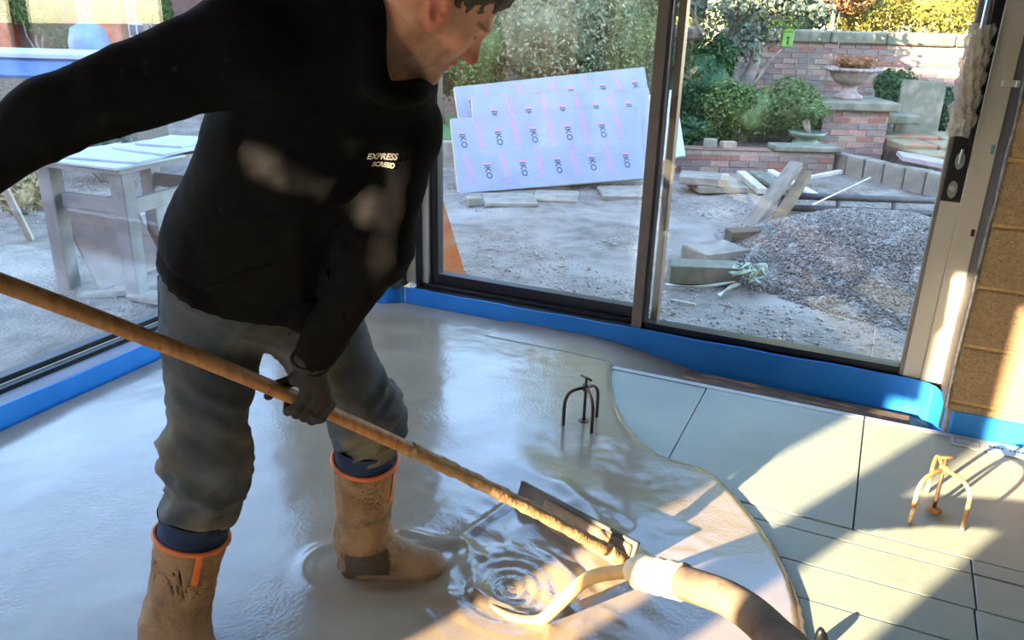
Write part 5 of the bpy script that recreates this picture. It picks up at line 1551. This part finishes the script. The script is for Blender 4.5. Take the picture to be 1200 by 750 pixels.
# bed shrubs in front of the wall
bpx('shrub', 'dark glossy evergreen shrub beside the tree trunk', 822, 105, 10.9, 95, 125, .6, 6000, .06, 'dark', 31)
bpx('shrub', 'low lime green shrub spilling along the garden bed', 872, 130, 10.4, 120, 80, .5, 5500, .05, 'lime', 32)
bpx('shrub', 'bushy green shrub in front of the brick pier', 925, 128, 10.5, 90, 75, .5, 4000, .045, 'lime', 33)
bpx('shrub', 'small dark ground-cover plant behind the white foam sheet', 806, 155, 10.0, 60, 40, .3, 1500, .05, 'dark', 34)
bpx('shrub', 'dark evergreen shrub between the urn and the leaning slab', 1045, 108, 11.5, 50, 60, .35, 2500, .05, 'dark', 35, base=.1)
bpx('shrub', 'ivy-like green shrub behind the leaning slab and the wrapped handle', 1112, 128, 11.5, 50, 75, .3, 2500, .05, 'dark', 36, base=.1)
bpx('urn_plant', 'low straggly plant growing in the stone urn', 1000, 74, 10.55, 55, 22, .22, 1400, .03, 'rust', 37, base=.90, cat='plant', stems=2)
bpx('potted_plant', 'leafy plant growing in the green planter bowl', 950, 130, 10.0, 46, 26, .2, 1000, .035, 'lime', 38, base=.19, cat='plant', stems=2)
# hedge beyond the wall
bpx('hedge_shrub', 'golden sunlit hedge shrub above the wall coping beside the door frame', 1120, -6, 14.5, 170, 110, .8, 7000, .06, 'gold', 41, base=G)
bpx('hedge_shrub', 'yellow-green hedge shrub above the middle of the wall coping', 1010, -2, 14.8, 150, 105, .8, 6500, .06, 'gold', 42, base=G)
bpx('hedge_shrub', 'russet leaved shrub glowing above the wall coping', 985, -20, 14.1, 90, 60, .6, 2500, .055, 'rust', 43, base=G)
bpx('hedge_shrub', 'dark hedge shrub behind the tree crown', 900, 0, 14.6, 190, 120, .8, 6500, .06, 'dark', 44, base=G)
bpx('hedge_shrub', 'deep green hedge shrub behind the dark evergreen', 790, 10, 14.0, 150, 170, .8, 5500, .06, 'olive', 45, base=G)
for i, (px, dd, kd) in enumerate(((470, 15.5, 'dark'), (610, 16, 'dark'), (740, 16.2, 'olive'), (880, 17, 'dark'), (1020, 17, 'olive'), (1160, 17, 'dark'), (1300, 17, 'olive'))):
    bpx('boundary_tree', ['dense tree closing the garden far beyond the shrubs', 'tall dark tree standing beyond the pale shrub', 'olive tree standing beyond the door stile', 'tall dark tree standing beyond the garden wall', 'tall olive tree standing beyond the golden hedge', 'tall dark tree standing beyond the wrapped door handle', 'olive tree standing beyond the block wall'][i],
        px, (-70, -70, -190, -230, -230, -220, -200)[i], dd, (260, 260, 270, 290, 280, 290, 300)[i], (330, 330, 560, 640, 640, 620, 600)[i], 1.5, (7000, 7000, 9000, 10000, 10000, 10000, 9000)[i], .13, kd, 60 + i, base=G, cat='tree', stems=3, blobs=18)

# fruit tree in the bed
tt = thing('fruit_tree', tuple(W(865, 165, 11.2) * np.array([1, 1, 0]) + np.array([0, 0, .02])), 'forked grey-barked tree with sparse leaves growing in front of the garden wall', 'tree')
tb0 = W(866, 165, 11.2); tb0[2] = .0
def br(pts, r0, r1, nm='branch'):
    P = catmull(pts, 6); MB().tube(P, list(np.linspace(r0, r1, len(P))), 8).build(nm, m_trunk, tt, True)
fk = W(862, 108, 11.2)
br([tb0, W(860, 130, 11.2), fk, W(858, 75, 11.2), W(862, 30, 11.3), W(868, -40, 11.3)], .12, .07, 'trunk')
br([fk, W(878, 88, 11.15), W(886, 60, 11.1), W(882, 10, 11.1), W(900, -40, 11.1)], .09, .04, 'limb')
br([W(856, 62, 11.2), W(835, 50, 11.0), W(818, 30, 10.9), W(806, 0, 10.8)], .045, .02)
br([W(856, 70, 11.2), W(838, 62, 11.0), W(822, 50, 10.9)], .035, .012)
br([fk, W(882, 100, 11.0), W(900, 75, 10.9), W(916, 58, 10.8)], .03, .012)
br([W(882, 40, 11.1), W(905, 20, 11.0), W(930, 5, 11.0)], .03, .01)
br([W(862, 20, 11.2), W(845, 10, 11), W(838, -10, 11)], .03, .01)
rgl = np.random.default_rng(77); n = 2600
cp_ = [W(830, 5, 10.9), W(870, -5, 11.2), W(910, 5, 11.0), W(940, -5, 11.0), W(885, 35, 11.0), W(875, 55, 11.0), W(805, 0, 10.8), W(955, 15, 11.0)]
wt = np.array([3, 4, 4, 3, 1.2, .7, 2, 1.5]); wt = wt / wt.sum()
ci_ = rgl.choice(len(cp_), n, p=wt); dv = rgl.normal(size=(n, 3)); pos = np.array(cp_)[ci_] + dv * np.array([.19, .19, .13]) * np.where(ci_ > 3, .6, 1.0)[:, None]
V, F = leaf_mesh(pos, dv, .055, 78); fo = np_mesh('foliage', V, F, LM['grey'], tt, False); fo['kind'] = 'stuff'
# hanging bird feeder
bf = W(922, 46, 11.0)
bo = thing('bird_box', tuple(bf), 'small bright green bird box hanging among the tree branches', 'bird box')
m_lg = mat('bright_green_paint', (112, 158, 70), (98, 142, 60), rough=.5, scale=10)
MB().box(bf, (.14, .10, .19), RG, bev=.012).build('box', m_lg, bo)
MB().add([bf + E1 * x - E2 * .056 * 0 + E2 * y + np.array([0, 0, z_]) for x, y, z_ in ((-.085, -.06, .095), (.085, -.06, .095), (.085, .06, .095), (-.085, .06, .095), (0, -.06, .14), (0, .06, .14))], [(0, 1, 4), (2, 3, 5), (1, 2, 5, 4), (3, 0, 4, 5), (0, 3, 2, 1)]).build('roof', m_lg, bo)
MB().lathe([(.018, 0), (.018, .004)], bf - E2 * .05 + np.array([0, 0, .02]), 12, RG @ rotx(math.pi / 2)).build('entrance_hole', m_black, bo)
MB().box(bf - E2 * .052 + np.array([0, 0, -.035]), (.02, .004, .05), RG).build('perch_slot', m_black, bo)
MB().tube([bf + np.array([0, 0, .13]), bf + np.array([0, 0, .32])], .004, 6).build('hanger', m_black, bo)
# lawn and stems against the wall
lw = garden_box('lawn', -1.6, .9, 9.9, 12.2, G - .05, .035, mat('lawn_grass', (104, 140, 84), (84, 118, 66), rough=.9, scale=20, bump=.8, bscale=120))
tag(lw, kind='structure')
cl = thing('climbing_rose', tuple(W(945, 150, 12.0) * np.array([1, 1, 0])), 'bare leafless climbing stems trained against the brick garden wall', 'climbing plant')
for i, (xa, ya, xb, yb) in enumerate(((940, 150, 948, 60), (948, 150, 985, 45), (936, 150, 932, 70), (955, 150, 975, 60))):
    setpar(beam(W(xa, ya, 11.95), W(xb, yb, 12.2), .018, .018, m_timber, 'stem', None, None), cl)

# ================================================================== LEFT YARD
TZ = .60
tc_ = [GZ(36, 188, TZ), GZ(139, 199, TZ), GZ(262, 172, TZ)]
bk = tc_[0] + (tc_[2] - tc_[1])
tbl = thing('work_table', tuple((tc_[1] + bk) / 2 * np.array([1, 1, 0]) + np.array([0, 0, G])), 'rough timber work table stacked with white sheets outside the side glazing', 'table')
m_white = mat('white_sheet', (178, 184, 194), (162, 170, 182), rough=.6, scale=5)
m_grubby = mat('dusty_white_timber', (152, 147, 142), (130, 125, 121), rough=.8, scale=7, bump=.2, bscale=20)
def poly_slab(cor, z0, z1, nm, m_, parent):
    n_ = len(cor); vs = [(c[0], c[1], z0) for c in cor] + [(c[0], c[1], z1) for c in cor]
    return MB().add(vs, [tuple(range(n_))[::-1], tuple(range(n_, 2 * n_))] + [(i, (i + 1) % n_, n_ + (i + 1) % n_, n_ + i) for i in range(n_)]).build(nm, m_, parent)
poly_slab([tc_[0], tc_[1], tc_[2], bk], TZ - .03, TZ, 'table_top', m_grubby, tbl)
ux = nrm(tc_[1] - tc_[0]); uy = nrm(tc_[2] - tc_[1])
Rt = np.stack([ux, uy - ux * (uy @ ux), [0, 0, 1.0]]).T
wT = np.linalg.norm(tc_[1] - tc_[0]); dT = np.linalg.norm(tc_[2] - tc_[1])
def tl(x, y, z): return tc_[0] + ux * x + uy * y + np.array([0, 0, z - TZ])
for (x, y_) in ((.05, .07), (wT - .06, .07), (.10, dT - .10), (wT - .06, dT - .10)):
    p = tl(x, y_, 0); MB().box((p[0], p[1], (G + TZ - .03) / 2), (.10, .095, TZ - .03 - G), rotz(math.atan2(ux[1], ux[0])), bev=.005).build('leg', m_grubby, tbl)
for y_ in (.10, dT - .10):
    p = tl(wT / 2, y_, .36); MB().box(p, (wT - .18, .04, .09), rotz(math.atan2(ux[1], ux[0])), bev=.004).build('rail', m_grubby, tbl)
p = tl(wT - .06, dT / 2, .36); MB().box(p, (dT - .2, .04, .09), rotz(math.atan2(uy[1], uy[0])), bev=.004).build('rail', m_grubby, tbl)
for i, (x0, x1, y0, y1, z0, sk) in enumerate(((-.03, wT + .01, -.03, dT * .55, TZ + .001, .03), (.12, wT + .03, .12, dT * .70, TZ + .015, -.05), (.22, wT + .02, .34, dT * .86, TZ + .029, .06), (.30, wT - .02, .55, dT * 1.0, TZ + .043, -.04))):
    cor = [tl(x0, y0 + sk, 0), tl(x1, y0, 0), tl(x1 + sk, y1, 0), tl(x0 + sk, y1 + sk, 0)]
    o = poly_slab(cor, z0, z0 + .012, 'white_sheet', m_white, None)
    tag(o, ['lowest white sheet at the near edge of the work table', 'second white sheet in the pile on the work table', 'third white sheet in the pile on the work table', 'topmost white sheet at the back of the work table'][i], 'sheet', 'white sheets on the work table')
# panel leaning under the table
q0, q1 = GZ(116, 342, G), GZ(192, 312, G)
TLp = W(69, 246, 5.0)
uu = q1 - q0; vv = TLp - q0
cor = [q0, q1, q1 + vv, q0 + vv]
w3 = nrm(np.cross(uu, vv)) * .018
MB().add(cor + [c + w3 for c in cor], [(0, 1, 2, 3), (4, 7, 6, 5), (0, 4, 5, 1), (1, 5, 6, 2), (2, 6, 7, 3), (3, 7, 4, 0)]).build('plywood_panel', mat('pinkish_plywood', (148, 128, 120), (128, 108, 102), rough=.8, scale=6))
tag(bpy.data.objects['plywood_panel'], 'pinkish brown plywood panel leaning slantwise beneath the work table', 'panel')
beam(GZ(36, 281, G + .01), W(2, 213, 5.6), .05, .03, m_timberp, 'timber_batten', 'pale batten propped up beside the work table', 'batten')
slab(168, 337, 4.75, (.34, .18, .04), .3, 'broken pale slab lying beside the table leg', z=G + .03)
slab(178, 352, 4.6, (.26, .14, .04), -.3, 'smaller broken slab nearest the side glazing by the table', z=G + .03)
slab(120, 350, 4.65, (.22, .10, .03), .15, 'thin broken slab piece in front of the plywood panel', z=G + .02)
bpx('dry_brush', 'heap of dry straw-coloured brush behind the work table leg', 22, 225, 6.6, 60, 60, .3, 900, .06, 'straw', 81, base=G, cat='brush', stems=2)
bpx('shrub', 'green shrub behind the white sheets of the work table', 115, 165, 8.0, 90, 60, .5, 2200, .05, 'grey', 82, base=G)
# stack under a blue sheet
bs_ = thing('covered_stack', tuple(A(*AD(W(30, 90, 8.6)), G)), 'long low stack under blue sheeting with white boards on top', 'covered stack')
m_bsheet = mat('blue_sheeting', (112, 148, 214), (96, 130, 198), rough=.5, scale=5, bump=.3, bscale=8)
a0, d0 = AD(W(-60, 80, 8.6)); a1, _ = AD(W(150, 80, 8.6)); zt = W(30, 68, 8.6)[2]; zb = W(30, 92, 8.6)[2]
garden_box('pallet_base', a0, a1, 8.62, 9.4, G, zb, m_timber, bs_, .01)
garden_box('blue_sheet', a0 + .02, a1 - .1, 8.6, 9.42, zb + .001, zt, m_bsheet, bs_, .03)
garden_box('white_board', a0 - .02, a1 + .02, 8.56, 9.45, zt + .001, zt + .05, m_white, bs_, .006)
# neighbouring house
DH = 16.0
hs = thing('brick_house', tuple(A(-8.5, DH, G)), 'old brick house with sunlit-toned piers, shade-toned wall and white lattice windows beyond the yard', 'house')
m_mauve = mat('shade_tone_brick', (112, 84, 76), (98, 72, 66), rough=.9, scale=10, c3=(122, 94, 84), s3=3)  # darker brick colour holds the shade of the recessed wall
garden_box('wall', -14, -4.0, DH + .35, DH + .8, G, 5.0, m_mauve, hs)
def wp(px): return AD(W(px, 30, DH))[0]
for (xa, xb) in ((-70, 9), (109, 142)): garden_box('brick_pier', wp(xa), wp(xb), DH, DH + .35, G, 5.0, m_brickfar, hs, .02)
garden_box('roof', -14.5, -3.5, DH - .5, DH + 4, 5.0, 5.6, m_slate, hs)
m_pane = mat('dark_window_pane', (96, 112, 128), (70, 84, 98), rough=.12, scale=5, spec=.8)
m_wht = mat('white_paint', (226, 228, 230), rough=.5)
for (xa, xb) in ((86, 112), (143, 170)):
    z0_, z1_ = W(100, 42, DH)[2], 2.4; aa, ab = wp(xa), wp(xb)
    wo_ = garden_box('window', aa - .03, ab + .03, DH + .28, DH + .36, z0_ - .03, z1_ + .03, m_wht, hs)
    nC, nR = 3, 7
    for i in range(nC):
        for j in range(nR):
            w_, h_ = (ab - aa) / nC, (z1_ - z0_) / nR
            garden_box('pane', aa + i * w_ + .015, aa + (i + 1) * w_ - .015, DH + .268, DH + .285, z0_ + j * h_ + .015, z0_ + (j + 1) * h_ - .015, m_pane, wo_)
dpx = wp(166); MB().tube([A(dpx, DH + .2, G), A(dpx, DH + .2, 4.8)], .05, 10).build('drainpipe', m_alu, hs, True)
bpx('climber', 'leafy climber hanging down the brick house wall', 40, 8, DH - .1, 75, 70, .3, 2600, .07, 'lime', 83, base=.3, cat='climber', stems=3)
bpx('shrub', 'clipped green shrub growing below the lattice window', 85, 50, DH - .8, 70, 44, .5, 2500, .06, 'dark', 84, base=G)
bpx('shrub', 'pale yellow-green shrub beside the drainpipe', 182, 12, DH - .5, 40, 36, .4, 1200, .06, 'lime', 85, base=G)
o = MB().lathe([(.30, 0), (.32, .5), (.26, .72), (.10, .82)], A(wp(152), DH - 1.6, G + .5), 14).build('water_butt', m_bsheet, None, True)
tag(o, 'pale blue domed water butt below the second lattice window', 'water butt')
o.location.z -= 0.0
MB().lathe([(.34, 0), (.34, .49)], A(wp(152), DH - 1.6, G + .005), 14).build('butt_stand', m_timber, o, True)

# far tree row added to block bright sky in the glass reflections
for i in range(7):
    bush('sky_blocker_tree', 'unseen sky-blocking tree far behind the room, ' + ['first', 'second', 'third', 'fourth', 'fifth', 'sixth', 'seventh'][i] + ' of the row counted from the shade blocker', (-14 + i * 3.6, -17 + .5 * math.sin(i * 2), G + 1.6), (2.6, 1.4, 3.2), 3000, .2, ['dark', 'olive'][i % 2], 200 + i, base=G, cat='tree', group='added sky-blocking trees far behind the room', stems=2)
